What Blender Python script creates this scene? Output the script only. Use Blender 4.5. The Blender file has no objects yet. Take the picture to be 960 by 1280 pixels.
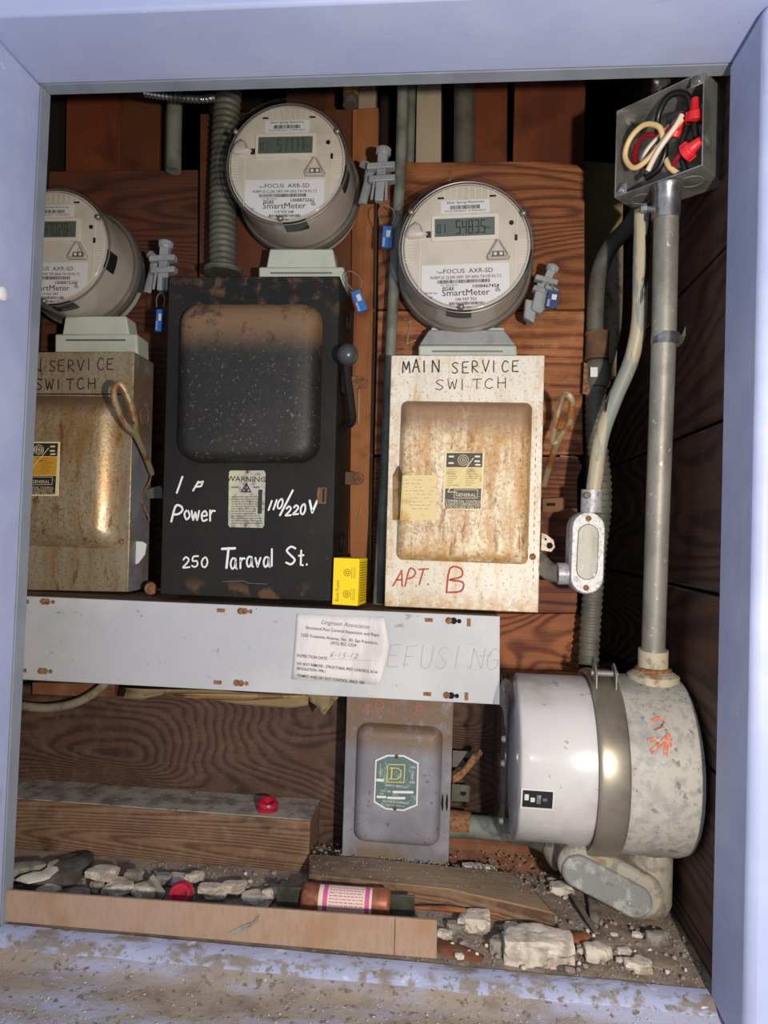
import bpy, math, random
from mathutils import Vector, Matrix, noise
R_ = random.Random(7)
sc = bpy.context.scene
COL = sc.collection
# ---------------------------------------------------------------- camera
F = 880.0; W, H = 960, 1280; CZ = 1.30
VPX, VPY, ROLL = 565.0, 667.0, 0.031
_d = Vector(((VPX-480)/F, -(VPY-640)/F, -1)).normalized()
_u = Vector((ROLL, 1, 0)); _u = (_u - _u.dot(_d)*_d).normalized()
_r = _d.cross(_u)
RW = Matrix((_r, _d, _u))            # camera space -> world (X right, Y into the wall, Z up)
cam = bpy.data.objects.new('camera', bpy.data.cameras.new('camera'))
COL.objects.link(cam)
cam.data.sensor_fit = 'VERTICAL'; cam.data.sensor_height = 36; cam.data.lens = 36*F/H
cam.data.clip_start = 0.01
cam.matrix_world = Matrix.Translation((0, 0, CZ)) @ RW.to_4x4()
sc.camera = cam
CO = Vector((0, 0, CZ))
def ray(px, py): return RW @ Vector(((px-480)/F, -(py-640)/F, -1))
def P(px, py, Y): d = ray(px, py); return CO + d*(Y/d.y)
def PZ(px, py, z): d = ray(px, py); return CO + d*((z-CZ)/d.z)
def u_at(Y): return Y/F                # metres per pixel at depth Y
# ---------------------------------------------------------------- light
wd = bpy.data.worlds.new('sky'); sc.world = wd; wd.use_nodes = True
bg = wd.node_tree.nodes['Background']; bg.inputs[0].default_value = (0.70, 0.81, 1.0, 1); bg.inputs[1].default_value = 0.46
def lamp(name, loc, power, size, col):
    l = bpy.data.lights.new(name, 'POINT'); l.energy = power; l.shadow_soft_size = size; l.color = col
    o = bpy.data.objects.new(name, l); o.location = loc; COL.objects.link(o); return o
lamp('work_light', (0.23, -0.12, CZ-0.04), 29, 0.016, (1.0, 0.90, 0.76))
sc.view_settings.view_transform = 'Standard'; sc.view_settings.look = 'None'
sc.view_settings.gamma = 1; sc.view_settings.use_curve_mapping = False
sc.view_settings.exposure = 0.45
# ---------------------------------------------------------------- materials
def hx(h):
    h = h.lstrip('#'); o = []
    for i in (0, 2, 4):
        c = int(h[i:i+2], 16)/255; o.append(c/12.92 if c <= .04045 else ((c+.055)/1.055)**2.4)
    return (*o, 1)
class NT:
    def __init__(s, name):
        s.m = bpy.data.materials.new(name); s.m.use_nodes = True; s.t = s.m.node_tree
        s.b = s.t.nodes['Principled BSDF']
        s.tc = s.t.nodes.new('ShaderNodeTexCoord')
    def n(s, typ, **k):
        x = s.t.nodes.new(typ)
        for a, b in k.items(): setattr(x, a, b)
        return x
    def l(s, a, b): s.t.links.new(a, b)
    def val(s, sock, v):
        if hasattr(v, 'links'): s.l(v, sock)
        else: sock.default_value = v
    def math(s, op, a, b=0.0, c=None, clamp=False):
        x = s.n('ShaderNodeMath', operation=op, use_clamp=clamp)
        s.val(x.inputs[0], a); s.val(x.inputs[1], b)
        if c is not None: s.val(x.inputs[2], c)
        return x.outputs[0]
    def coords(s, stretch=(1, 1, 1), off=(0, 0, 0)):
        m = s.n('ShaderNodeMapping'); m.inputs['Scale'].default_value = stretch; m.inputs['Location'].default_value = off
        s.l(s.tc.outputs['Object'], m.inputs[0]); return m.outputs[0]
    def noise(s, scale, detail=4, rough=.55, stretch=(1, 1, 1), seed=0, dist=0):
        x = s.n('ShaderNodeTexNoise'); x.inputs['Scale'].default_value = scale; x.inputs['Detail'].default_value = detail
        x.inputs['Roughness'].default_value = rough; x.inputs['Distortion'].default_value = dist
        s.l(s.coords(stretch, (seed*3.7, seed*1.3, seed*2.1)), x.inputs['Vector']); return x.outputs['Fac']
    def step(s, v, lo, hi):
        x = s.n('ShaderNodeMapRange', interpolation_type='SMOOTHSTEP')
        s.val(x.inputs[0], v); x.inputs[1].default_value = lo; x.inputs[2].default_value = hi; return x.outputs[0]
    def axis(s, ax):
        x = s.n('ShaderNodeSeparateXYZ'); s.l(s.tc.outputs['Object'], x.inputs[0]); return x.outputs['XYZ'.index(ax)]
    def mix(s, f, a, b):
        x = s.n('ShaderNodeMix', data_type='RGBA'); s.val(x.inputs['Factor'], f)
        s.val(x.inputs['A'], a); s.val(x.inputs['B'], b); return x.outputs['Result']
    def bump(s, h, strength, dist=.001):
        x = s.n('ShaderNodeBump'); x.inputs['Strength'].default_value = strength; x.inputs['Distance'].default_value = dist
        s.l(h, x.inputs['Height']); s.l(x.outputs[0], s.b.inputs['Normal'])
    def out(s, col, rough=.6, metal=0, spec=.5):
        s.val(s.b.inputs['Base Color'], col); s.val(s.b.inputs['Roughness'], rough); s.b.inputs['Metallic'].default_value = metal
        s.b.inputs['Specular IOR Level'].default_value = spec; return s.m
def layered(name, base, layers=(), rough=.6, metal=0, bump=None, spec=.5):
    """layers: dicts col, scale, lo, hi, [detail, stretch, seed, grad=(axis,a,b), fac]"""
    t = NT(name); col = hx(base)
    for L in layers:
        f = 1.0
        if 'scale' in L:
            f = t.step(t.noise(L['scale'], L.get('detail', 5), L.get('rough', .6), L.get('stretch', (1, 1, 1)), L.get('seed', 0)), L['lo'], L['hi'])
        if 'grad' in L:
            a, g0, g1 = L['grad']; g = t.step(t.axis(a), g0, g1); f = g if f == 1.0 else t.math('MULTIPLY', f, g)
        if 'fac' in L: f = t.math('MULTIPLY', f, L['fac'])
        col = t.mix(f, col, hx(L['col']))
    if bump: t.bump(t.noise(bump[0], 5, .6, bump[2] if len(bump) > 2 else (1, 1, 1), 3), bump[1])
    return t.out(col, rough, metal, spec)
def wood(name, dark, light, grain='X', ring=16, freq=(1.2, 1.2, 6), seed=0, dust=None, fibre=.35, bumps=.5, rough=.75, stain=None):
    t = NT(name)
    o = {'X': (0, 1, 2), 'Z': (2, 1, 0), 'Y': (1, 0, 2)}[grain]
    st = [0, 0, 0]; st[o[0]] = freq[0]; st[o[1]] = freq[1]; st[o[2]] = freq[2]
    n = t.noise(1, 1.5, .4, tuple(st), seed)
    wob = t.noise(14, 3, .5, tuple(3.5 if i != o[0] else .6 for i in range(3)), seed+5)
    v = t.math('ADD', t.math('MULTIPLY', n, ring), t.math('MULTIPLY', wob, .7))
    fr = t.math('FRACT', v); tri = t.math('ABSOLUTE', t.math('SUBTRACT', t.math('MULTIPLY', fr, 2), 1))
    st2 = [700]*3; st2[o[0]] = 12
    fb = t.noise(1, 3, .6, tuple(st2), seed+2)
    blot = t.noise(9, 4, .6, (1, 1, 1), seed+9)
    f = t.math('ADD', t.math('MULTIPLY', t.step(tri, .02, .72), .60), t.math('MULTIPLY', t.math('SUBTRACT', fb, .5), fibre*2.2))
    f = t.math('ADD', f, t.math('MULTIPLY', t.math('SUBTRACT', blot, .5), 1.1), clamp=True)
    col = t.mix(f, hx(dark), hx(light))
    if stain: col = t.mix(t.math('MULTIPLY', t.step(t.noise(stain[1], 4, .6, (1, 1, 1), seed+4), .52, .68), .8), col, hx(stain[0]))
    if dust: col = t.mix(t.math('MULTIPLY', t.step(t.noise(60, 6, .7, (1, 1, 1), seed+7), .45, .75), dust[1]), col, hx(dust[0]))
    t.bump(t.math('ADD', tri, fb), bumps, .0012)
    return t.out(col, rough)
MT = {}
def defmats():
    S = dict
    MT['lav'] = layered('lavender_paint', '#a7afd3', [S(col='#b2b9da', scale=6, lo=.4, hi=.7, stretch=(1, 1, 1)), S(col='#9aa2c4', scale=90, lo=.62, hi=.72, stretch=(.15, 1, 1), fac=.6), S(col='#d8dae6', scale=55, lo=.70, hi=.74, fac=.9), S(col='#5d5f6c', scale=70, lo=.745, hi=.76, seed=4)], .5, bump=(60, .25, (.2, 1, 1)))
    MT['lavv'] = layered('lavender_paint_upright', '#a2aacf', [S(col='#b6bedd', scale=6, lo=.4, hi=.7), S(col='#959dc2', scale=90, lo=.62, hi=.72, stretch=(1, 1, .12), fac=.6), S(col='#d8dae6', scale=50, lo=.71, hi=.74, fac=.9), S(col='#5d5f6c', scale=70, lo=.745, hi=.76, seed=4)], .5, bump=(60, .25, (1, 1, .2)))
    MT['grayp'] = layered('grey_undercoat_paint', '#8a909c', [S(col='#7c818c', scale=12, lo=.4, hi=.7), S(col='#a7a294', scale=14, lo=.68, hi=.74)], .6, bump=(90, .2))
    MT['sill'] = layered('worn_sill_paint', '#978a7c', [S(col='#85776a', scale=30, lo=.45, hi=.65), S(col='#a3a7c4', scale=9, lo=.42, hi=.62, stretch=(.6, 1.6, 1), seed=2, fac=.85), S(col='#70645a', scale=120, lo=.56, hi=.66, seed=3), S(col='#c8beae', scale=140, lo=.66, hi=.72, seed=5), S(col='#98826a', scale=45, lo=.6, hi=.7, seed=8, fac=.7)], .85, bump=(160, .9))
    MT['ridge'] = layered('sill_ridge_paint', '#a4aaca', [S(col='#8a8178', scale=60, lo=.46, hi=.58, grad=('Y', .004, -.008)), S(col='#857b74', scale=34, lo=.50, hi=.62, stretch=(.5, 1, 1)), S(col='#7a7068', scale=110, lo=.56, hi=.66, seed=4), S(col='#c4cae2', scale=30, lo=.62, hi=.7, seed=6)], .7, bump=(120, .8))
    MT['redwood'] = wood('reddish_plank_wood', '#5f2f18', '#a3653a', 'X', 42, (1.5, 1, 6.5), 1, fibre=.45, bumps=.8, stain=('#5a2c16', 12))
    MT['redwood2'] = wood('rough_sawn_plank_wood', '#6a371e', '#b57546', 'X', 30, (.35, 1, 9), 2, fibre=.7, bumps=1.2, stain=('#5a2c16', 16), dust=('#d9a780', .25))
    MT['redwood3'] = wood('dark_rough_sawn_wood', '#4d281b', '#93583e', 'X', 34, (.35, 1, 9), 3, fibre=.7, bumps=1.2, stain=('#43200f', 14))
    MT['knotty'] = wood('knotty_wood', '#5a2a16', '#a8683e', 'X', 26, (5, 2, 9), 6, fibre=.3)
    MT['brownv'] = wood('dark_upright_board_wood', '#43220f', '#66381c', 'Z', 3, (1.2, 1, 5), 4, fibre=.25, bumps=.3, stain=('#351a0d', 10), rough=.6)
    MT['redv'] = wood('red_upright_board_wood', '#5c2a14', '#7e4120', 'Z', 2.5, (1.2, 1, 5), 8, fibre=.2, bumps=.25, stain=('#4a2110', 10), rough=.6)
    MT['orangev'] = wood('orange_upright_board_wood', '#75401f', '#a86c3e', 'Z', 4, (1.2, 1, 6), 10, fibre=.3, bumps=.3, stain=('#6a3216', 10))
    MT['leftb'] = wood('dark_brown_plank_wood', '#3e1e11', '#683820', 'X', 38, (.9, 1, 7), 11, fibre=.35, bumps=.6)
    MT['swirl'] = wood('swirl_grain_wood', '#3a241c', '#664736', 'X', 52, (2.4, 1, 6.5), 13, fibre=.3, bumps=.5, dust=('#7a6656', .35))
    MT['beam'] = wood('weathered_beam_wood', '#5a3e2e', '#8f6e52', 'X', 34, (.9, 1, 11), 15, fibre=.4, bumps=.6, dust=('#a08a74', .35), stain=('#3a261b', 10))
    MT['beamr'] = wood('brown_beam_wood', '#5d3420', '#8d5a3a', 'X', 2, (1, 1, 3), 16, fibre=.4, dust=('#a08a74', .3))
    MT['ledge'] = wood('dusty_splintered_wood', '#6e5644', '#a3876a', 'X', 7, (1.5, 4, 4), 17, fibre=.5, bumps=.8, dust=('#8d847c', .9))
    MT['darkw'] = wood('dark_side_plank_wood', '#35241c', '#664636', 'Y', 26, (1.0, 1, 6), 18, fibre=.5, bumps=.5, dust=('#6b5a50', .25))
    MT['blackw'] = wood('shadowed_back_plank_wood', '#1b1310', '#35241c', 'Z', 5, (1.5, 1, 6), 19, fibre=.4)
    MT['paleboard'] = wood('pale_plaster_board', '#9a8a76', '#bdac94', 'Z', 4, (3, 1, 6), 20, fibre=.1, bumps=.1)
    MT['cream'] = layered('cream_plaster', '#a48c68', [S(col='#8a7354', scale=10, lo=.4, hi=.7)], .7)
    MT['dust'] = layered('grey_dust', '#a39a8f', [S(col='#6f665e', scale=40, lo=.4, hi=.65), S(col='#b3aaa0', scale=150, lo=.6, hi=.7)], .95, bump=(200, .9))
    MT['soil'] = layered('dirt_floor', '#958577', [S(col='#74665a', scale=25, lo=.42, hi=.62), S(col='#9c8f83', scale=110, lo=.58, hi=.68), S(col='#c0b6ab', scale=220, lo=.66, hi=.72, seed=3)], .95, bump=(150, 1.0))
    MT['plaster'] = layered('broken_plaster', '#c9beb1', [S(col='#9b8f82', scale=60, lo=.42, hi=.65), S(col='#d5ccc0', scale=120, lo=.58, hi=.7, seed=3)], .95, bump=(260, 1.0))
    MT['plasterw'] = layered('white_plaster', '#d6cfc6', [S(col='#b5aca2', scale=60, lo=.45, hi=.65)], .95, bump=(260, .8))
    MT['greyst'] = layered('grey_rubble', '#8f8880', [S(col='#625c57', scale=60, lo=.42, hi=.65), S(col='#a09890', scale=120, lo=.6, hi=.7)], .95, bump=(200, .9))
    MT['kraft'] = layered('brown_cardboard', '#a18672', [S(col='#9a806c', scale=220, lo=.45, hi=.6, stretch=(1, 1, .25)), S(col='#94704f', scale=14, lo=.5, hi=.7, fac=.6)], .85, bump=(120, .2, (1, 1, .3)))
    MT['paper'] = layered('kraft_paper', '#8a795c', [S(col='#8c7752', scale=20, lo=.4, hi=.65), S(col='#b58f52', scale=16, lo=.62, hi=.66, seed=4)], .85, bump=(60, .6))
    MT['black'] = layered('black_enamel', '#141211', [S(col='#211d1a', scale=8, lo=.4, hi=.7), S(col='#5b432c', scale=50, lo=.5, hi=.66, grad=('Z', .13, .2), fac=.8), S(col='#6a5540', scale=260, lo=.66, hi=.72, fac=.8), S(col='#6b4c30', scale=22, lo=.5, hi=.6, grad=('Z', -.18, -.2), fac=.6), S(col='#8d8a84', scale=180, lo=.735, hi=.75, seed=5)], .62, bump=(160, .35), spec=.3)
    MT['blackbulge'] = layered('dusty_black_enamel', '#171413', [S(col='#231e1b', scale=10, lo=.4, hi=.7), S(col='#7a5f42', scale=240, lo=.60, hi=.70, fac=.8), S(col='#7d5f42', scale=60, lo=.25, hi=.5, grad=('Z', .10, .150), fac=.85), S(col='#b09070', scale=170, lo=.72, hi=.74, seed=3)], .55, bump=(200, .5))
    def rusty(nm, base, rust, rust2, lo, dark_top):
        L = [S(col='#b9b3a2', scale=7, lo=.4, hi=.7, fac=.5), S(col=rust, scale=34, lo=lo-.10, hi=lo+.16, stretch=(1.2, 1, .22), rough=.75, detail=8, fac=.8), S(col=rust, scale=190, lo=lo-.02, hi=lo+.10, seed=8, fac=.45), S(col=rust2, scale=52, lo=lo+.06, hi=lo+.17, stretch=(1.2, 1, .25), seed=3, rough=.75, fac=.85), S(col=rust2, scale=260, lo=.57, hi=.66, seed=6, fac=.75)]
        if nm == 'cream_enamel': L += [S(col='#b8832f', scale=90, lo=.36, hi=.6, grad=('Z', -.125, -.165), fac=.75), S(col='#b58a48', scale=60, lo=.42, hi=.6, grad=('X', -.085, -.102), fac=.6), S(col='#b58a48', scale=60, lo=.45, hi=.6, grad=('X', .085, .100), fac=.6)]
        if nm == 'rust_streaked_cream_enamel': L += [S(col='#b07a2c', scale=80, lo=.36, hi=.58, grad=('Z', -.07, -.1), fac=.8)]
        if dark_top: L += [S(col='#86654a', scale=30, lo=.2, hi=.45, grad=('Z',)+dark_top, fac=.9)]
        return layered(nm, base, L, .36 if 'tan' in nm else .48, .35 if 'tan' in nm else 0, bump=(220, .3))
    MT['cream_rust'] = rusty('rusty_cream_enamel', '#d9d0bb', '#b98a45', '#8f5a24', .54, None)
    MT['cream_flat'] = rusty('cream_enamel', '#ddd6c8', '#b98f4e', '#96642e', .57, None)
    MT['cream_bulge'] = rusty('rust_streaked_cream_enamel', '#e2d7b8', '#ad7524', '#83501e', .48, (.050, .085))
    MT['tan_flat'] = rusty('stained_tan_enamel', '#a3947c', '#94703f', '#6f4a22', .52, None)
    MT['tan_bulge'] = rusty('rust_stained_tan_enamel', '#a6977b', '#946b34', '#704820', .50, (.075, .10))
    MT['greyswitch'] = layered('grey_weathered_enamel', '#77757c', [S(col='#8b8a92', scale=12, lo=.45, hi=.65), S(col='#74593f', scale=60, lo=.28, hi=.5, grad=('Z', .035, .065), fac=.9), S(col='#75634c', scale=18, lo=.42, hi=.6, grad=('Z', -.07, -.09), fac=.9), S(col='#4d4a4c', scale=150, lo=.6, hi=.7, seed=2, fac=.8), S(col='#7a5433', scale=120, lo=.66, hi=.7, seed=6)], .55, bump=(200, .35))
    MT['trough'] = layered('light_grey_enamel', '#b0b0b3', [S(col='#bfbebe', scale=8, lo=.45, hi=.7), S(col='#8e8d8c', scale=70, lo=.64, hi=.70, stretch=(.5, 1, 1)), S(col='#7b786f', scale=190, lo=.70, hi=.73, seed=2)], .5, bump=(200, .15))
    MT['brownrust'] = layered('brown_rust', '#5d4433', [S(col='#7a5436', scale=40, lo=.45, hi=.6), S(col='#3d2d24', scale=30, lo=.6, hi=.7, seed=2)], .85, bump=(200, .6))
    MT['rust'] = layered('orange_rust', '#8a6242', [S(col='#6e4527', scale=200, lo=.45, hi=.6)], .8, bump=(300, .6))
    MT['hole'] = layered('dark_hole', '#0c0a09', [], .9)
    MT['galv'] = layered('galvanised_steel', '#8d8a82', [S(col='#75726b', scale=25, lo=.42, hi=.62, stretch=(1, 1, .5)), S(col='#b3aea2', scale=120, lo=.64, hi=.68, seed=3)], .5, .35, bump=(150, .3))
    MT['galvd'] = layered('dull_grey_conduit', '#66645a', [S(col='#54524a', scale=25, lo=.42, hi=.62)], .6, .2, bump=(150, .3))
    MT['steel'] = layered('bright_steel', '#b5b4b0', [S(col='#8d8b88', scale=25, lo=.45, hi=.6)], .28, .9)
    MT['jbox'] = layered('galvanised_box_steel', '#a3a29d', [S(col='#85847f', scale=30, lo=.42, hi=.6), S(col='#c5c4be', scale=22, lo=.58, hi=.66, seed=4)], .34, .65, bump=(60, .2))
    MT['flake'] = layered('flaking_painted_conduit', '#83877f', [S(col='#a99e84', scale=26, lo=.52, hi=.54, stretch=(1, 1, .18), seed=2), S(col='#26282b', scale=26, lo=.555, hi=.575, stretch=(1, 1, .14), seed=6)], .45, bump=(60, .5, (1, 1, .3)))
    MT['greenp'] = layered('grey_green_painted_pipe', '#787a70', [S(col='#5b5d52', scale=20, lo=.42, hi=.62), S(col='#8b8a7a', scale=90, lo=.68, hi=.72)], .5)
    MT['creamhub'] = layered('cream_painted_fitting', '#b0a58f', [S(col='#8d6a45', scale=35, lo=.55, hi=.65), S(col='#8a8274', scale=90, lo=.55, hi=.66, seed=3)], .65, bump=(200, .5))
    MT['lb'] = layered('cast_grey_fitting', '#9d978a', [S(col='#85603c', scale=18, lo=.56, hi=.66), S(col='#7b766c', scale=50, lo=.5, hi=.65, seed=3)], .6, .1, bump=(220, .5))
    MT['lbcover'] = layered('oxidised_grey_cover', '#7f807f', [S(col='#a1a19c', scale=60, lo=.52, hi=.66), S(col='#6b6a66', scale=120, lo=.6, hi=.7, seed=2)], .6, .1, bump=(220, .4))
    MT['silverfit'] = layered('silver_cast_fitting', '#a9a8ab', [S(col='#8b8a8c', scale=160, lo=.5, hi=.64), S(col='#c9c8c8', scale=110, lo=.62, hi=.7)], .45, .25, bump=(300, .5))
    MT['canw'] = layered('aged_white_enamel', '#dad4ce', [S(col='#b3aaa2', scale=9, lo=.45, hi=.7), S(col='#938a84', scale=60, lo=.64, hi=.70, seed=2, fac=.7)], .26, bump=(200, .12), spec=.8)
    MT['canb'] = layered('speckled_grey_enamel', '#aba69c', [S(col='#8d8a84', scale=14, lo=.46, hi=.64), S(col='#85878a', scale=120, lo=.46, hi=.64, seed=4, fac=.7), S(col='#5f6165', scale=85, lo=.60, hi=.66, seed=9, fac=.8), S(col='#c7c5bf', scale=8, lo=.5, hi=.7, grad=('Z', .02, -.06))], .6, bump=(150, .4))
    MT['band'] = layered('brushed_band_steel', '#9c9384', [S(col='#857a69', scale=14, lo=.45, hi=.65)], .35, .7)
    MT['greyplast'] = layered('grey_plastic', '#8e9092', [S(col='#7d7f82', scale=30, lo=.45, hi=.65)], .45)
    MT['socket'] = layered('pale_grey_green_plastic', '#bcc0b4', [S(col='#aab0a4', scale=12, lo=.45, hi=.7)], .5)
    MT['ringm'] = layered('grey_clamp_ring_metal', '#85817b', [], .35, .55)
    MT['face'] = layered('ivory_meter_plastic', '#c9c1b2', [S(col='#bfb6a6', scale=20, lo=.45, hi=.65)], .6)
    MT['faceb'] = layered('meter_housing_plastic', '#c4bab0', [S(col='#a99f97', scale=9, lo=.5, hi=.7)], .4)
    MT['lblw'] = layered('white_label', '#d9d8d8', [], .5)
    MT['bezel'] = layered('light_bezel_plastic', '#d6d0c2', [], .5)
    MT['lcd'] = layered('lcd_glass', '#59635a', [], .2)
    MT['lcdd'] = layered('lcd_digits', '#0b0d0d', [], .4)
    MT['lcddim'] = layered('faint_lcd_digits', '#414a43', [], .4)
    MT['ink'] = layered('black_print', '#1e1c20', [], .6)
    MT['inkg'] = layered('grey_print', '#77737a', [], .7)
    MT['marker'] = layered('black_marker', '#2c2824', [S(col='#6b6255', scale=200, lo=.58, hi=.66)], .6)
    MT['pencil'] = layered('faint_pencil', '#a19d9a', [], .7)
    MT['whitep'] = layered('white_brush_paint', '#e2e0e0', [], .6)
    MT['redp'] = layered('red_crayon', '#a8442e', [S(col='#c27a5a', scale=260, lo=.55, hi=.65)], .7)
    MT['redf'] = layered('faded_red_paint', '#a2634d', [S(col='#7c6a5c', scale=120, lo=.5, hi=.6)], .7)
    MT['orangep'] = layered('orange_red_marking', '#c4694e', [S(col='#b0a496', scale=170, lo=.48, hi=.62)], .7)
    MT['warnp'] = layered('worn_warning_plate_metal', '#b5b0a0', [S(col='#8f8a7d', scale=160, lo=.48, hi=.62), S(col='#c7c29a', scale=18, lo=.5, hi=.7, grad=('Z', 0, -.03))], .5, .2)
    MT['yellowplate'] = layered('yellow_nameplate_enamel', '#c58f2a', [S(col='#8e6420', scale=60, lo=.55, hi=.65)], .5)
    MT['paleplate'] = layered('pale_gold_nameplate', '#cdb87c', [S(col='#a8925c', scale=60, lo=.55, hi=.65)], .5)
    MT['plateblk'] = layered('nameplate_black', '#2b2622', [S(col='#55504a', scale=160, lo=.6, hi=.66)], .5)
    MT['platelt'] = layered('nameplate_cream', '#d6c8a0', [], .5)
    MT['greenplate'] = layered('green_nameplate_enamel', '#5a6f70', [S(col='#7e9488', scale=90, lo=.52, hi=.65)], .45)
    MT['platewhite'] = layered('nameplate_white', '#ddd9d0', [], .5)
    MT['plateyel'] = layered('nameplate_yellow_line', '#c9c25a', [], .5)
    MT['yellow'] = layered('yellow_carton', '#f2ce08', [], .5)
    MT['yprint'] = layered('olive_carton_print', '#8a7a10', [], .6)
    MT['tag'] = layered('blue_seal_plastic', '#2f6fc4', [], .4)
    MT['tagdk'] = layered('dark_blue_seal_plastic', '#27406e', [], .4)
    MT['wirem'] = layered('thin_seal_wire', '#9a958a', [], .4, .6)
    MT['papern'] = layered('white_notice_paper', '#d8d2d0', [S(col='#c6bfbe', scale=18, lo=.45, hi=.65, stretch=(2.5, 1, .6))], .85, bump=(30, .7, (3, 1, .6)))
    MT['tanpaper'] = layered('yellowed_paper_label', '#d6c290', [S(col='#c09b58', scale=25, lo=.52, hi=.64)], .85, bump=(60, .3))
    MT['tape'] = layered('brown_tape', '#a08058', [S(col='#7d5c38', scale=30, lo=.5, hi=.6)], .6)
    MT['copper'] = layered('dull_copper', '#9c5f48', [S(col='#7d4736', scale=50, lo=.45, hi=.6)], .45, .35)
    MT['fuseblade'] = layered('tarnished_blade_metal', '#55564c', [S(col='#43443c', scale=40, lo=.45, hi=.6)], .5, .5)
    MT['fuselbl'] = layered('cream_fuse_label', '#dccbb8', [], .6)
    MT['pink'] = layered('magenta_print', '#c85592', [], .6)
    MT['redcap'] = layered('red_plug_plastic', '#b01f38', [S(col='#8d1a2e', scale=90, lo=.5, hi=.65)], .35)
    MT['wcream'] = layered('cream_wire_insulation', '#dcbd84', [], .4)
    MT['wwhite'] = layered('white_wire_insulation', '#d9c6b2', [], .4)
    MT['wred'] = layered('dark_red_wire_insulation', '#8e1220', [], .35)
    MT['wirenut'] = layered('red_wire_nut_plastic', '#d9252c', [], .4)
    MT['wblack'] = layered('black_wire_insulation', '#121212', [], .35)
    MT['ball'] = layered('dark_grey_knob_plastic', '#3a3c3e', [], .3)
    MT['handle'] = layered('rusty_handle_steel', '#9c8a6a', [S(col='#8a5a2c', scale=45, lo=.46, hi=.6), S(col='#6b4526', scale=90, lo=.6, hi=.68, seed=2)], .45, .3, bump=(200, .5))
    MT['cable'] = layered('grey_sheathed_cable', '#8d8270', [S(col='#766b5b', scale=60, lo=.45, hi=.6)], .7)
    MT['cloth'] = layered('dusty_dark_cloth', '#57534f', [S(col='#403c39', scale=30, lo=.45, hi=.62)], .9, bump=(120, .6))
    # clear moulded plastic: see-through with a fresnel gloss
    def clear(nm, tint, gl):
        t = NT(nm); tr = t.n('ShaderNodeBsdfTransparent'); tr.inputs[0].default_value = hx(tint)
        g = t.n('ShaderNodeBsdfGlossy'); g.inputs['Roughness'].default_value = gl; g.inputs[0].default_value = (.9, .9, .9, 1)
        lw = t.n('ShaderNodeLayerWeight'); lw.inputs[0].default_value = .35
        f = t.math('ADD', t.math('MULTIPLY', lw.outputs['Facing'], .20), .015)
        mx = t.n('ShaderNodeMixShader'); t.l(f, mx.inputs[0]); t.l(tr.outputs[0], mx.inputs[1]); t.l(g.outputs[0], mx.inputs[2])
        t.l(mx.outputs[0], t.t.nodes['Material Output'].inputs[0]); return t.m
    MT['clear'] = clear('clear_polycarbonate', '#f7f6f5', .10)
    MT['clearg'] = clear('clear_glass_cover', '#f3f4f7', .12)
defmats()
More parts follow.
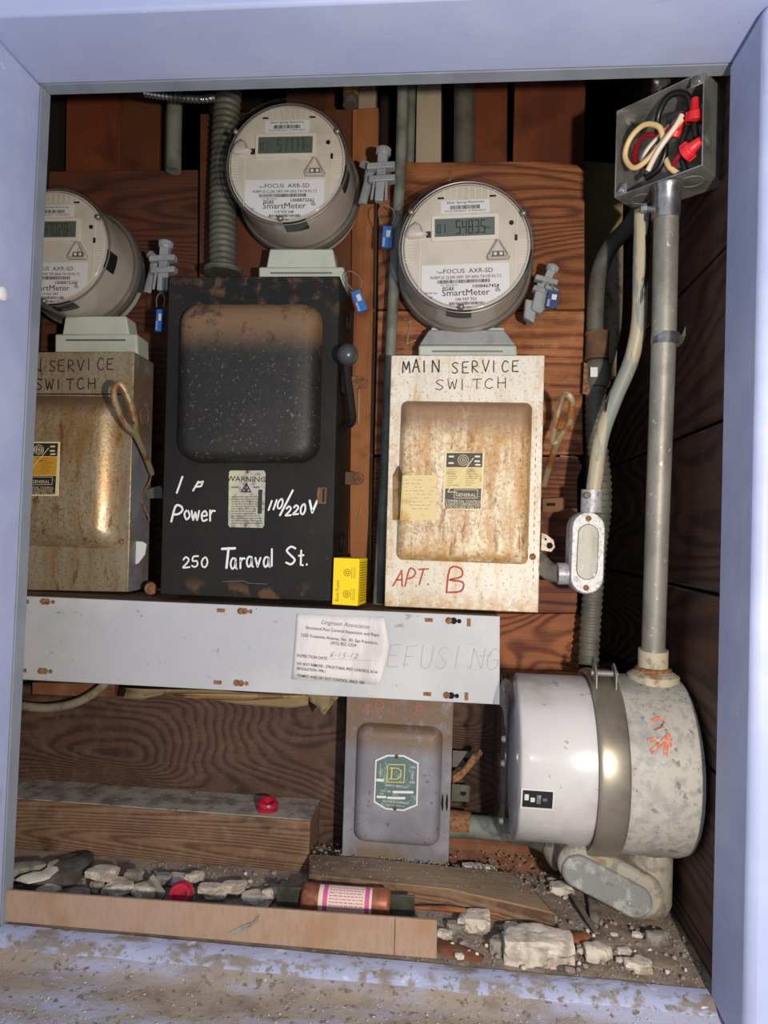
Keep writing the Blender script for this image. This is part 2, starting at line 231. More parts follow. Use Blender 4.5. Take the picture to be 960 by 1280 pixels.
# ---------------------------------------------------------------- geometry
class G:
    def __init__(s): s.v = []; s.f = []
    def add(s, vs, fs):
        b = len(s.v); s.v += [Vector(p) for p in vs]; s.f += [tuple(i+b for i in f) for f in fs]; return s
    def box(s, x0, x1, y0, y1, z0, z1):
        return s.add([(x, y, z) for x in (x0, x1) for y in (y0, y1) for z in (z0, z1)],
                     [(0, 1, 3, 2), (4, 6, 7, 5), (0, 4, 5, 1), (2, 3, 7, 6), (0, 2, 6, 4), (1, 5, 7, 3)])
    def hexa(s, a, b):       # two matching 4-loops
        return s.add(list(a)+list(b), [(0, 3, 2, 1), (4, 5, 6, 7)]+[(i, (i+1) % 4, 4+(i+1) % 4, 4+i) for i in range(4)])
    def prism(s, pts, y0, y1):  # xz polygon, y0 front
        n = len(pts); pts = [(p[0], p[1]) if len(p) == 2 else (p[0], p[2]) for p in pts]
        ar = sum(pts[i][0]*pts[(i+1) % n][1]-pts[(i+1) % n][0]*pts[i][1] for i in range(n))
        if ar < 0: pts = pts[::-1]
        return s.add([(x, y0, z) for x, z in pts]+[(x, y1, z) for x, z in pts],
                     [tuple(range(n)), tuple(range(2*n-1, n-1, -1))]+[(i, i+n, (i+1) % n+n, (i+1) % n) for i in range(n)])
    def loops(s, L, cap0=True, cap1=True):
        n = len(L[0]); vs = [p for l in L for p in l]; fs = []
        for k in range(len(L)-1):
            for i in range(n): fs.append((k*n+i, k*n+(i+1) % n, (k+1)*n+(i+1) % n, (k+1)*n+i))
        if cap0: fs.append(tuple(range(n-1, -1, -1)))
        if cap1: fs.append(tuple(range((len(L)-1)*n, len(L)*n)))
        return s.add(vs, fs)
    def lathe(s, prof, o=(0, 0, 0), axis=(0, 1, 0), n=32, cap0=True, cap1=True):
        a = Vector(axis).normalized(); t = Vector((0, 0, 1)) if abs(a.z) < .9 else Vector((1, 0, 0))
        e1 = a.cross(t).normalized(); e2 = a.cross(e1); o = Vector(o)
        return s.loops([[o+a*h+(e1*math.cos(2*math.pi*i/n)+e2*math.sin(2*math.pi*i/n))*max(r, 1e-5) for i in range(n)] for r, h in prof], cap0, cap1)
    def cyl(s, p0, p1, r, n=20, r1=None):
        p0 = Vector(p0); p1 = Vector(p1); return s.lathe([(r, 0), (r if r1 is None else r1, (p1-p0).length)], p0, p1-p0, n)
    def tube(s, pts, r, n=12, caps=True, closed=False, flat=1.0, rad=None):
        pts = [Vector(p) for p in pts]; L = []; N = len(pts); e = None
        for i, p in enumerate(pts):
            if closed: t = (pts[(i+1) % N]-pts[i-1])
            else: t = pts[min(i+1, N-1)]-pts[max(i-1, 0)]
            t.normalize()
            if e is None: e = t.cross(Vector((0, 1, 0.01))).normalized()
            e = (e-e.dot(t)*t).normalized(); e2 = t.cross(e); rr = rad[i] if rad else r
            L.append([p+e*math.cos(2*math.pi*k/n)*rr+e2*math.sin(2*math.pi*k/n)*rr*flat for k in range(n)])
        if closed: L.append(L[0])
        return s.loops(L, caps and not closed, caps and not closed)
    def torus(s, c, R, r, axis=(0, 1, 0), n=40, m=8):
        a = Vector(axis).normalized(); t = Vector((0, 0, 1)) if abs(a.z) < .9 else Vector((1, 0, 0)); e1 = a.cross(t).normalized(); e2 = a.cross(e1)
        return s.tube([Vector(c)+(e1*math.cos(2*math.pi*i/n)+e2*math.sin(2*math.pi*i/n))*R for i in range(n)], r, m, closed=True)
    def rock(s, c, rx, ry, rz, seed, lev=2, amp=.32, rot=0):
        import bmesh
        bm = bmesh.new(); bmesh.ops.create_icosphere(bm, subdivisions=lev, radius=1)
        b = len(s.v); off = Vector((seed*3.1, seed*1.7, seed*.9)); cr, sr = math.cos(rot), math.sin(rot)
        for v in bm.verts:
            p = v.co; q = p*(1+amp*(noise.noise(p*1.3+off)*1.6+noise.noise(p*3.5+off)*.5))
            q = Vector((max(-.85, min(.85, q.x)), max(-.85, min(.85, q.y)), max(-.75, min(.75, q.z))))
            x, y, z = q.x*rx, q.y*ry, q.z*rz
            s.v.append(Vector(c)+Vector((x*cr+z*sr, y, -x*sr+z*cr)))
        s.f += [tuple(v.index+b for v in f.verts) for f in bm.faces]; bm.free(); return s
    def rrect(s, x0, x1, z0, z1, rc, y0, y1, k=4, taper=0, steps=None):
        """rounded rectangle standing proud: loops from y0 (base) to y1 (front)"""
        def loop(ins, y):
            o = []; r = max(rc-ins*.5, .0005)
            for cx, cz, a0 in ((x1-ins-r, z1-ins-r, 0), (x0+ins+r, z1-ins-r, 90), (x0+ins+r, z0+ins+r, 180), (x1-ins-r, z0+ins+r, 270)):
                for j in range(k+1):
                    a = math.radians(a0+90*j/k); o.append(Vector((cx+r*math.cos(a), y, cz+r*math.sin(a))))
            return o
        if not steps: steps = [(0, 0), (0, 1)]
        return s.loops([loop(i*taper, y0+(y1-y0)*h) for i, h in steps], False, True)
    def ribbon(s, pts, w, y=None):   # flat painted stroke facing -Y, pts world
        nn = 8
        pts = [Vector(p) for p in pts]
        for a, b in zip(pts, pts[1:]):
            d = b-a
            if d.length < 1e-6: continue
            t = Vector((-d.z, 0, d.x)).normalized()*w/2
            s.add([a-t, a+t, b+t, b-t], [(0, 3, 2, 1)])
        for i, p in enumerate(pts):
            e = Vector((0, -.00001*(i % 2+1), 0))
            s.add([p+e+Vector((math.cos(2*math.pi*k/nn), 0, math.sin(2*math.pi*k/nn)))*w/2 for k in range(nn)], [tuple(range(nn))])
        return s
    def xf(s, m): s.v = [m @ p for p in s.v]; return s
def arc(c, r, a0, a1, n=10, ry=None):
    ry = ry or r
    return [(c[0]+r*math.cos(math.radians(a0+(a1-a0)*i/n)), c[1]+ry*math.sin(math.radians(a0+(a1-a0)*i/n))) for i in range(n+1)]
def spline(pts, k=6):
    pts = [Vector(p) for p in pts]; o = []
    for i in range(len(pts)-1):
        p0 = pts[max(i-1, 0)]; p1 = pts[i]; p2 = pts[i+1]; p3 = pts[min(i+2, len(pts)-1)]
        for j in range(k):
            t = j/k; o.append(.5*((2*p1)+(p2-p0)*t+(2*p0-5*p1+4*p2-p3)*t*t+(-p0+3*p1-3*p2+p3)*t**3))
    return o+[pts[-1]]
def chain(o):
    m = Matrix.Identity(4)
    while o: m = o.matrix_basis @ m; o = o.parent
    return m
def O(name, g, mat, parent=None, local=False, bevel=0, smooth=35, label=None, kind=None):
    me = bpy.data.meshes.new(name)
    vs = g.v
    if parent and not local: im = chain(parent).inverted(); vs = [im @ p for p in vs]
    org = None
    if not parent:
        org = sum(vs, Vector())/len(vs); org.z = min(p.z for p in vs); vs = [p-org for p in vs]
    me.from_pydata([tuple(p) for p in vs], [], g.f); me.validate(); me.update()
    me.materials.append(MT[mat])
    me.polygons.foreach_set('use_smooth', [True]*len(me.polygons)); me.set_sharp_from_angle(angle=math.radians(smooth))
    o = bpy.data.objects.new(name, me); COL.objects.link(o)
    if parent: o.parent = parent
    else: o.location = org
    if bevel:
        b = o.modifiers.new('bevel', 'BEVEL'); b.width = bevel; b.segments = 2; b.limit_method = 'ANGLE'; b.angle_limit = math.radians(40)
    if label: o['label'] = label
    if kind: o['kind'] = kind
    return o
def tag(o, label, cat, group=None):
    o['label'] = label; o['category'] = cat
    if group: o['group'] = group
    return o
def thing(name, label, cat, loc, rot=(0, 0, 0), group=None):
    o = bpy.data.objects.new(name, None); o.empty_display_size = .02; COL.objects.link(o); o.location = loc; o.rotation_euler = rot
    return tag(o, label, cat, group)
def struct(name, g, mat, parent=None, **k):
    o = O(name, g, mat, parent, **k)
    if not parent: o['kind'] = 'structure'
    return o
def sroot(name, loc):
    o = bpy.data.objects.new(name, None); COL.objects.link(o); o.location = loc; o['kind'] = 'structure'; return o
def quad(px, Y): return [P(x, y, Y) for x, y in px]
# ---------------------------------------------------------------- lettering
def text(g, s, x, z, y, size, align='CENTER', sx=1.0, rot=0.0, mtx=None, bold=0.0):
    cu = bpy.data.curves.new('t', 'FONT'); cu.body = s; cu.size = size; cu.align_x = align; cu.resolution_u = 2; cu.offset = bold
    ob = bpy.data.objects.new('t', cu); COL.objects.link(ob)
    me = bpy.data.meshes.new_from_object(ob.evaluated_get(bpy.context.evaluated_depsgraph_get()))
    c, sn = math.cos(rot), math.sin(rot); vs = []
    for v in me.vertices:
        a, b = v.co.x*sx, v.co.y
        p = Vector((x+a*c-b*sn, y, z+a*sn+b*c)); vs.append(mtx @ p if mtx else p)
    g.add(vs, [tuple(p.vertices) for p in me.polygons])
    bpy.data.objects.remove(ob); bpy.data.curves.remove(cu); bpy.data.meshes.remove(me); return g
def barcode(g, x0, x1, z0, z1, y, n, rnd):
    w = (x1-x0)/n
    for i in range(n):
        a = x0+i*w; ww = w*rnd.choice((.35, .5, .7)); g.add([(a, y, z0), (a+ww, y, z0), (a+ww, y, z1), (a, y, z1)], [(0, 1, 2, 3)])
SEG = {'0': 'abcdef', '1': 'bc', '2': 'abged', '3': 'abgcd', '4': 'fgbc', '5': 'afgcd', '6': 'afgedc', '7': 'abc', '8': 'abcdefg', '9': 'abcdfg'}
def seg7(g, s, x, z, y, h, w, t):
    for ch in s:
        for k in SEG.get(ch, ''):
            a = {'a': (0, h-t, w, h), 'd': (0, 0, w, t), 'g': (0, h/2-t/2, w, h/2+t/2), 'f': (0, h/2, t, h), 'b': (w-t, h/2, w, h), 'e': (0, 0, t, h/2), 'c': (w-t, 0, w, h/2)}[k]
            g.add([(x+a[0], y, z+a[1]), (x+a[2], y, z+a[1]), (x+a[2], y, z+a[3]), (x+a[0], y, z+a[3])], [(0, 1, 2, 3)])
        x += w*1.35
GL = {'M': [[(0, 0), (.12, 1), (.5, .3), (.85, 1), (1, 0)]], 'A': [[(0, 0), (.5, 1), (.95, 0)], [(.2, .38), (.8, .4)]], 'I': [[(.5, 1), (.5, 0)]],
 'N': [[(0, 0), (.05, 1), (.9, 0), (.95, 1)]], 'S': [[(.9, .9), (.5, 1), (.1, .78), (.45, .52), (.85, .25), (.5, 0), (.05, .1)]],
 'E': [[(.9, 1), (.1, .96), (.05, .02), (.9, 0)], [(.05, .5), (.7, .52)]], 'R': [[(.08, 0), (.1, 1), (.7, .95), (.75, .6), (.12, .48), (.9, 0)]],
 'V': [[(0, 1), (.45, 0), (.95, 1)]], 'C': [[(.9, .85), (.5, 1), (.08, .6), (.15, .15), (.55, 0), (.92, .15)]],
 'W': [[(0, 1), (.22, 0), (.5, .75), (.75, 0), (1, 1)]], 'T': [[(0, .97), (1, 1)], [(.5, 1), (.48, 0)]], 'H': [[(.08, 1), (.06, 0)], [(.92, 1), (.9, 0)], [(.06, .5), (.9, .5)]],
 'P': [[(.1, 0), (.12, 1), (.6, 1), (.85, .75), (.6, .5), (.12, .45)]], 'B': [[(.1, 0), (.15, 1), (.7, .98), (.75, .65), (.2, .52), (.85, .42), (.8, .05), (.1, 0)]],
 'F': [[(.9, 1), (.1, .96), (.08, 0)], [(.08, .5), (.7, .52)]], 'U': [[(.05, 1), (.1, .15), (.5, 0), (.85, .2), (.9, 1)]], 'G': [[(.9, .85), (.5, 1), (.08, .6), (.15, .1), (.6, 0), (.9, .2), (.9, .45), (.5, .45)]],
 '1': [[(.55, 1), (.4, 0)]], '6': [[(.8, 1), (.3, .7), (.1, .3), (.4, 0), (.8, .2), (.6, .5), (.15, .3)]], '2': [[(.1, .75), (.45, 1), (.85, .75), (.5, .35), (.05, 0), (.95, .05)]], '5': [[(.9, 1), (.25, .95), (.15, .55), (.7, .55), (.8, .2), (.4, 0), (.05, .12)]],
 '0': [[(.5, 1), (.12, .6), (.2, .1), (.6, 0), (.9, .45), (.75, .92), (.5, 1)]], '/': [[(1, 1), (0, 0)]], '.': [[(.4, .02), (.45, .05)]],
 'a': [[(.8, .6), (.35, .62), (.08, .3), (.3, 0), (.7, .15), (.82, .6), (.85, .1), (1, 0)]], 'r': [[(.2, .62), (.2, 0)], [(.2, .35), (.5, .6), (.85, .58)]], 'v': [[(.1, .6), (.42, 0), (.85, .6)]],
 'l': [[(.5, 1.05), (.45, 0)]], 't': [[(.5, .95), (.42, .05), (.75, .02)], [(.15, .62), (.85, .66)]], 'o': [[(.5, .62), (.12, .35), (.4, 0), (.85, .25), (.5, .62)]], 'w': [[(.0, .6), (.2, 0), (.5, .5), (.72, 0), (1, .6)]],
 'e': [[(.15, .32), (.85, .36), (.6, .64), (.15, .4), (.3, 0), (.85, .08)]], 'p': [[(.35, .62), (.1, -.1)], [(.3, .5), (.8, .62), (.75, .25), (.3, .2)]], '-': [[(.1, .4), (.8, .42)]], ' ': []}
def hand(g, s, x0, y0, x1, y1, h, Y, w, wf=.62, slant=0, jit=.05, gap=1.35):
    """handwriting from photo baseline start to end, cap height h (in photo px), on the plane Y"""
    rn = random.Random(s+str(x0)); n = len(s)
    adv = 1.0/n; L = math.hypot(x1-x0, y1-y0)
    for i, ch in enumerate(s):
        bx = x0+(x1-x0)*i*adv; by = y0+(y1-y0)*i*adv; cw = L*adv/gap*(.45 if ch in 'I1.l' else 1)
        jx, jy, js = rn.uniform(-jit, jit)*h, rn.uniform(-jit, jit)*h, 1+rn.uniform(-jit, jit)*1.5
        for st in GL.get(ch, []):
            pts = [P(bx+jx+(a*cw)+slant*b*h, by+jy-b*h*js, Y) for a, b in st]
            if len(pts) > 4: pts = spline(pts, 3)
            g.ribbon(pts, w)
    return g
# ================================================================ SETTING
YF, YB = .638, .745
XL = (P(45, 108, YB).x+P(10, 1155, YB).x)/2; XR = (P(910, 80, YB).x+P(885, 1240, YB).x)/2
ZT = (P(45, 108, YB).z+P(910, 80, YB).z)/2; ZB = (P(10, 1155, YB).z+P(885, 1240, YB).z)/2
XW = XR+.012; YD = 1.40; FL = ZB-.004; CEIL = CZ+.92; XLW = -.66
struct('trim_1', G().box(XL-.12, XR+.12, YF, YB, ZT, ZT+.09), 'lav', bevel=.004)
struct('trim_2', G().box(XL-.09, XL, YF, YB, ZB-.01, ZT), 'lavv', bevel=.004)
struct('trim_3', G().box(XR, XR+.09, YF+.018, YB, ZB-.01, ZT), 'lavv', bevel=.0085)
struct('trim_4', G().box(XL-.05, XR+.01, YB, YB+.019, ZT+.0005, ZT+.03), 'grayp', bevel=.001)
struct('trim_5', G().box(XL-.04, XL-.0005, YB, YB+.019, ZB-.02, ZT), 'grayp', bevel=.001)
# sill: uneven slab with a raised painted ridge at its back edge
g = G(); nx, ny = 120, 26
for j in range(ny+1):
    for i in range(nx+1):
        x = XL-.12+(XR-XL+.24)*i/nx; y = .50+(YB-.50)*j/ny; q = Vector((x*9, y*14, 3))
        g.v.append(Vector((x, y, ZB-.016+.012*max(0, min(1, (y-.70)/.03))+.0016*noise.noise(q)+.001*noise.noise(q*4.3))))
for j in range(ny):
    for i in range(nx): a = j*(nx+1)+i; g.f.append((a, a+1, a+nx+2, a+nx+1))
struct('trim_6', g, 'sill')
g = G(); L = []
for i in range(91):
    x = XL+(XR-XL)*i/90; q = noise.noise(Vector((x*14, 0, 7)))*.0012
    L.append([Vector((x, .719+q*3, ZB-.0065)), Vector((x, .726+q*2, ZB-.0025)), Vector((x, .736, ZB+q*.7)), Vector((x, YB+.004, ZB-.001+q)), Vector((x, YB+.006, ZB-.03)), Vector((x, .719, ZB-.03))])
g.loops(L); struct('trim_7', g, 'ridge')
g = G()
for x0, x1, z0, z1 in ((-1.6, XL-.09, -.2, 2.6), (XR+.09, 1.6, -.2, 2.6), (XL-.09, XR+.09, ZT+.09, 2.6), (XL-.09, XR+.09, -.2, ZB-.03)): g.box(x0, x1, YF+.006, YF+.09, z0, z1)
struct('wall_front', g, 'lav')  # unseen wall around the opening, built so light enters only through it
struct('floor', G().box(XLW, XW+.02, YB, YD, FL-.03, FL), 'soil')
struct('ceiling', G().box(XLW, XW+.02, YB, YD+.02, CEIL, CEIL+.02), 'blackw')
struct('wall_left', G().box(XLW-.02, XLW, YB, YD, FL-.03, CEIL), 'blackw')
# right wall: horizontal planks with open joints
wr = sroot('wall_right', (XW+.01, 1.05, FL))
zs = [FL-.02]; z = P(900, 745, YB+.02).z
while z-.186 > FL: z -= .186
zs = [FL-.02, z]
while z < CEIL: z += .186; zs.append(z)
for a, b in zip(zs, zs[1:]):
    dz = R_.uniform(-.002, .002)
    O('plank', G().box(XW+R_.uniform(0, .003), XW+.02, YB+.02, YD, a+.002, b-.002), 'darkw', wr, bevel=.0015)
struct('leak_backing_side', G().box(XW+.0205, XW+.04, YB, YD+.03, FL-.03, CEIL), 'blackw')  # unseen backing added so no outside light comes through the plank joints
struct('leak_backing_rear', G().box(XLW-.02, XW+.02, YD+.0205, YD+.035, FL-.03, CEIL), 'blackw')  # solid sheet added behind the back planks to stop sky light leaking in
# far back wall of dark upright planks, seen only through the gap on the right
wb = sroot('wall_back', (-.2, YD, FL))
x = XLW
while x < XW+.01:
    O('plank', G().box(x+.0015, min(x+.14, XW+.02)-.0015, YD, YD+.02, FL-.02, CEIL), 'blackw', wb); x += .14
# ---------------------------------------------------------------- upright boards at the top of the recess
def ub(pxs, Y, mat, d, name, label, cat='board', group=None):
    return tag(O(name, G().prism(quad(pxs, Y), Y, Y+d), mat, bevel=.0012), label, cat, group)
ub([(84, 40), (153, 40), (147, 330), (80, 330)], 1.075, 'redv', .02, 'upright_board', 'reddish upright board with a scratched face, second from the left jamb at the top')
ub([(153.5, 40), (202, 40), (196, 330), (148, 330)], 1.078, 'brownv', .02, 'upright_board', 'dark brown upright board touching the scratched reddish board at top left')
ub([(58, 40), (69, 40), (60, 330), (50, 330)], 1.075, 'paleboard', .02, 'upright_board', 'narrow pale upright board right against the left jamb at the top')
ub([(522, 40), (552, 40), (551, 300), (518, 300)], 1.09, 'paleboard', .02, 'upright_board', 'pale tan upright board behind the pipes above the right meter')
ub([(593, 40), (635, 40), (633, 330), (592, 330)], 1.075, 'redv', .02, 'upright_board', 'narrow red-brown upright board between the grey pipe and a black gap')
ub([(645, 40), (734, 40), (708, 1085), (618, 1085)], 1.07, 'redv', .02, 'upright_board', 'wide red-brown upright board above the right mounting planks')
ub([(450, 40), (472, 40), (445, 1060), (423, 1060)], 1.09, 'paleboard', .02, 'upright_board', 'short pale upright board right of the yellow-banded pipe')
ub([(360, 40), (425, 40), (398, 1060), (333, 1060)], 1.09, 'brownv', .02, 'upright_board', 'dark upright board behind the top of the middle meter')
ub([(-60, 215), (248, 212), (246, 560), (-60, 560)], 1.055, 'leftb', .018, 'mounting_plank', 'dark brown plank behind the left meter, its wavy grain running sideways', 'plank')
ub([(-60, 561), (246, 561), (244, 760), (-60, 760)], 1.055, 'leftb', .018, 'mounting_plank', 'dark brown plank low behind the rusty left switch box', 'plank')
t = thing('mounting_board', 'tall brown upright board carrying the middle meter and the black switch box', 'board', P(350, 760, 1.03))
O('plank', G().prism(quad([(250, 142), (440, 136), (436, 776), (246, 768)], 1.035), 1.035, 1.053), 'brownv', t, bevel=.0012)
O('plank', G().prism(quad([(440.5, 136), (473, 134), (464, 778), (436.5, 776)], 1.033), 1.033, 1.05), 'orangev', t, bevel=.0012, label='orange-brown edge plank with a pale strip')
g = G(); g.tube(spline([P(472, 200, 1.031), P(469, 400, 1.031), P(465, 560, 1.031), P(463, 700, 1.031)]), .0016, 6); g.tube([P(449, 476, 1.031), P(448, 530, 1.031)], .002, 6); g.tube([P(446, 655, 1.031), P(452, 632, 1.031)], .0008, 6)
O('paint_drip', g, 'cream', t)
t = thing('mounting_board', 'three rough reddish planks one above another behind the right meter', 'board', P(605, 770, 1.0))
YM = .992
O('plank', G().prism(quad([(474, 203), (690, 201), (722, 206), (731, 214), (731, 386), (472, 386)], YM), YM, YM+.02), 'redwood', t, bevel=.0015, label='top plank with knots and rounded corner')
O('plank', G().prism(quad([(472, 388.5), (731, 388.5), (728, 470), (729, 568), (468, 568)], YM+.002), YM+.002, YM+.02), 'redwood2', t, bevel=.0015)
O('plank', G().prism(quad([(468, 571), (722, 571), (728, 582), (722, 600), (722, 766), (464, 766)], YM+.001), YM+.001, YM+.02), 'redwood3', t, bevel=.0015, label='dark lowest plank with a bitten edge')
g = G()
for a, b, c_, d_ in ((514, 400, 508, 430), (508, 430, 520, 425), (509, 405, 514, 400), (700, 570, 722, 572)): g.tube([P(a, b, YM-.0003), P(c_, d_, YM-.0003)], .0012, 6)
O('paint_smear', g, 'cream', t)
tag(O('backing_plank', G().prism(quad([(560, 767), (728, 767), (724, 865), (560, 862)], .998), .998, 1.015), 'knotty', bevel=.0015), 'knotty red plank with swirling grain right of the trough end', 'plank')
tag(O('backing_plank', G().prism(quad([(-60, 856), (433, 862), (428, 1085), (-60, 1075)], 1.0), 1.0, 1.02), 'swirl', bevel=.0015), 'wide dark plank with oval swirl grain below the grey trough', 'plank')
tag(O('backing_plank', G().prism(quad([(440, 868), (735, 870), (728, 1040), (440, 1040)], 1.0), 1.0, 1.02), 'swirl', bevel=.0015), 'dark plank with curved grain behind the small lever, right of the grey switch', 'plank')
tag(O('backing_plank', G().prism(quad([(40, 853), (143, 855), (143, 872), (40, 868)], .985), .985, .999), 'beamr', bevel=.001), 'short brown wood offcut behind the curved cable under the trough', 'offcut')
tag(O('base_rail', G().prism(quad([(430, 1037), (740, 1040), (735, 1096), (430, 1090)], .975), .975, .9995), 'beamr', bevel=.001), 'brown rail behind the base of the grey safety switch', 'board')
# cream wall panel in the far gap
tag(O('plaster_sheet', G().prism(quad([(715, 200), (781, 205), (770, 470), (712, 470)], 1.16), 1.16, 1.18), 'cream'), 'dull cream panel deep behind the bent grey conduit', 'panel')
# 2x4
y0 = .925
a = P(-40, 998, y0); b = P(388, 1025.5, y0); c_ = P(385, 1095, y0)
t = tag(O('lumber', G().box(XLW+.01, (b.x+c_.x)/2, y0, .999, FL-.001, (P(200, 1013, y0).z)), 'beam', bevel=.002), 'squared timber lying along the floor at lower left, grey dust on top', 'timber')
O('dust_layer', G().box(XLW+.011, (b.x+c_.x)/2-.001, y0+.003, .9985, P(200, 1013, y0).z, P(200, 1013, y0).z+.0012), 'dust', t)
TOP24 = P(200, 1013, y0).z
# ledge
zl = FL+.026
def onz(pts, z): return [PZ(x, y, z) for x, y in pts]
top = onz([(386, 1068), (470, 1074), (565, 1084), (640, 1092), (668, 1112), (694, 1142), (640, 1130), (560, 1112), (500, 1106), (386, 1094)], zl)
n = len(top)
g = G().loops([[Vector((p.x, p.y, FL-.002)) for p in reversed(top)], [p for p in reversed(top)]])
sb = tag(O('splintered_board', g, 'beam', bevel=.001), 'dusty splintered board lying on the floor behind the cartridge fuse', 'board')
c_ = sum(top, Vector())/len(top); O('dust_layer', G().loops([[Vector((c_.x+(p.x-c_.x)*s_, c_.y+(p.y-c_.y)*s_, zl+h_)) for p in (top if (sum(top[i].x*top[(i+1) % n].y-top[(i+1) % n].x*top[i].y for i in range(n)) > 0) else top[::-1])] for s_, h_ in ((.985, 0), (.97, .0012))]), 'ledge', sb)
g = G().tube([PZ(505, 1134, FL+.016), PZ(560, 1136, FL+.014), PZ(632, 1144, FL+.010)], .003, 7, rad=[.001, .0035, .001])
tag(O('splinter', g, 'orangev'), 'long fresh orange splinter along the front of the dusty board', 'splinter')
tag(O('cardboard_strip', G().prism([P(8, 1113, .752), P(546, 1151, .752), P(546, 1199, .752), P(4, 1152, .752)], .752, .756), 'kraft', bevel=.0008), 'long brown cardboard strip standing along the back of the sill', 'cardboard')
cs = bpy.data.objects['cardboard_strip']
O('seam', G().prism([P(493.5, 1148, .7515), P(494.5, 1148, .7515), P(493.5, 1194, .7515), P(492.5, 1194, .7515)], .7515, .752), 'brownrust', cs)
g = G().prism([P(286, 1165, .7512), P(300, 1158, .7512), P(316, 1152, .7512), P(324, 1143, .7512), P(322, 1152, .7512), P(306, 1163, .7512), P(292, 1168, .7512)], .7505, .7518)
tag(O('dry_leaf', g, 'greyst'), 'small curled dry leaf stuck on the cardboard strip', 'leaf')
# ================================================================ TROUGH
YT = .872
t = thing('wiring_trough', 'long light grey metal wiring trough with a paper notice on its cover', 'trough', P(325, 862, YT+.03))
O('body', G().prism(quad([(-40, 741), (624, 771.5), (623, 879), (-40, 847)], YT+.003), YT+.003, .99), 'brownrust', t, bevel=.001)
O('cover', G().prism(quad([(-40, 742), (625, 770.5), (624.5, 881), (-40, 846)], YT), YT, YT+.003), 'trough', t, bevel=.0008)
for x, y in ((55, 752), (302, 764), (563, 776), (52, 839), (297, 854), (560, 869.5)):
    g = G(); d = 1 if x > 500 else -.6
    q = P(x+4*(1 if x > 200 else 1), y, YT-.0002); g.cyl(q, q+Vector((0, .0006, 0)), .0042, 14); q2 = P(x+11, y+.5, YT-.0002); g.cyl(q2, q2+Vector((0, .0006, 0)), .0028, 12)
    kh = O('keyhole', g, 'rust' if x < 500 else 'hole', t)
    q = P(x-2, y, YT-.0025); g = G().lathe([(.001, 0), (.0036, .0006), (.0042, .0018), (.0042, .0024)], q, (0, 1, 0), 14); O('screw', g, 'rust', kh)
for x, y in ((31, 752), (276, 763), (536, 775), (28, 838), (272, 853), (534, 867.5)):
    O('slot', G().prism(quad([(x-5, y-2.6), (x+5, y-2.2), (x+5, y+2.6), (x-5, y+2.2)], YT-.0002), YT-.0003, YT+.0005), 'rust', t)
for x, y in ((586, 778), (583, 870.5)):
    O('slot', G().prism(quad([(x-2.4, y-5), (x+2.4, y-5), (x+2.4, y+5), (x-2.4, y+5)], YT-.0002), YT-.0003, YT+.0005), 'rust', t)
g = G(); hand(g, 'REFUSING', 462, 833, 628, 838, 27, YT-.0003, .0008, slant=.15); O('lettering', g, 'pencil', t)
# paper notice (wavy sheet with a curling right side)
YN = YT-.0012
tl, tr, br, bl = (371, 767.5), (480, 772), (476, 856), (364.5, 849)
g = G(); nn = 24
for i in range(nn+1):
    s_ = i/nn
    for j in range(9):
        v = j/8; x = (1-s_)*((1-v)*tl[0]+v*bl[0])+s_*((1-v)*tr[0]+v*br[0]); y = (1-s_)*((1-v)*tl[1]+v*bl[1])+s_*((1-v)*tr[1]+v*br[1])
        if s_ > .85: x += (s_-.85)*60*(1-abs(v-.45)*2.2)
        dy = .0005*math.sin(s_*34+v*3)*(s_ > .72)+(.0025*max(0, s_-.9)*8)
        g.v.append(P(x, y, YN-dy))
for i in range(nn):
    for j in range(8): a = i*9+j; g.f.append((a, a+1, a+10, a+9))
nt = O('paper_notice', g, 'papern'); nt.modifiers.new('solid', 'SOLIDIFY').thickness = .0003
tag(nt, 'white inspection notice stuck to the middle of the grey trough', 'notice')
g = G(); k = u_at(YN); rr = math.radians(-3.2)
def nline(s, px, py, cap, al='LEFT', sx=1, b=0, G_=None):
    q = P(px, py, YN-.0009); text(G_ or g, s, q.x, q.z, q.y, cap*k*1.42, al, sx, rr, bold=b)
nline('Structural Pest Control Inspection and Repair', 429, 791, 4, 'CENTER', .92)
nline('1555 Yosemite Avenue, No. 30, San Francisco, CA', 428, 801, 4, 'CENTER', .92)
nline('(415) 822 2324', 429, 807, 4, 'CENTER', .92)
nline('INSPECTION DATE', 371, 821, 3.8, 'LEFT', .85)
nline('DO NOT REMOVE - STRUCTURAL PEST CONTROL BOARD', 371, 831, 3.6, 'LEFT', .80, .00003)
nline('REGULATION 1996.1', 371, 837, 3.6, 'LEFT', .80, .00003)
nline('TERMITE AND DRY ROT CONTROL SINCE 1951', 371, 846, 3.6, 'LEFT', .80, .00003)
O('print', g, 'ink', nt)
g = G(); nline('Lingruen Associates', 431, 783, 5.5, 'CENTER', 1.0); q0 = len(g.v)
zc = P(431, 783, YN).z
for i in range(q0): g.v[i].x += (g.v[i].z-zc)*.35
O('heading', g, 'inkg', nt)
g = G(); hand(g, '6-15-12', 412, 821.5, 448, 823.5, 6, YN-.001, .0005, slant=.4); g.ribbon([P(410, 823.5, YN-.001), P(478, 826.5, YN-.001)], .0002); O('handwriting', g, 'inkg', nt)
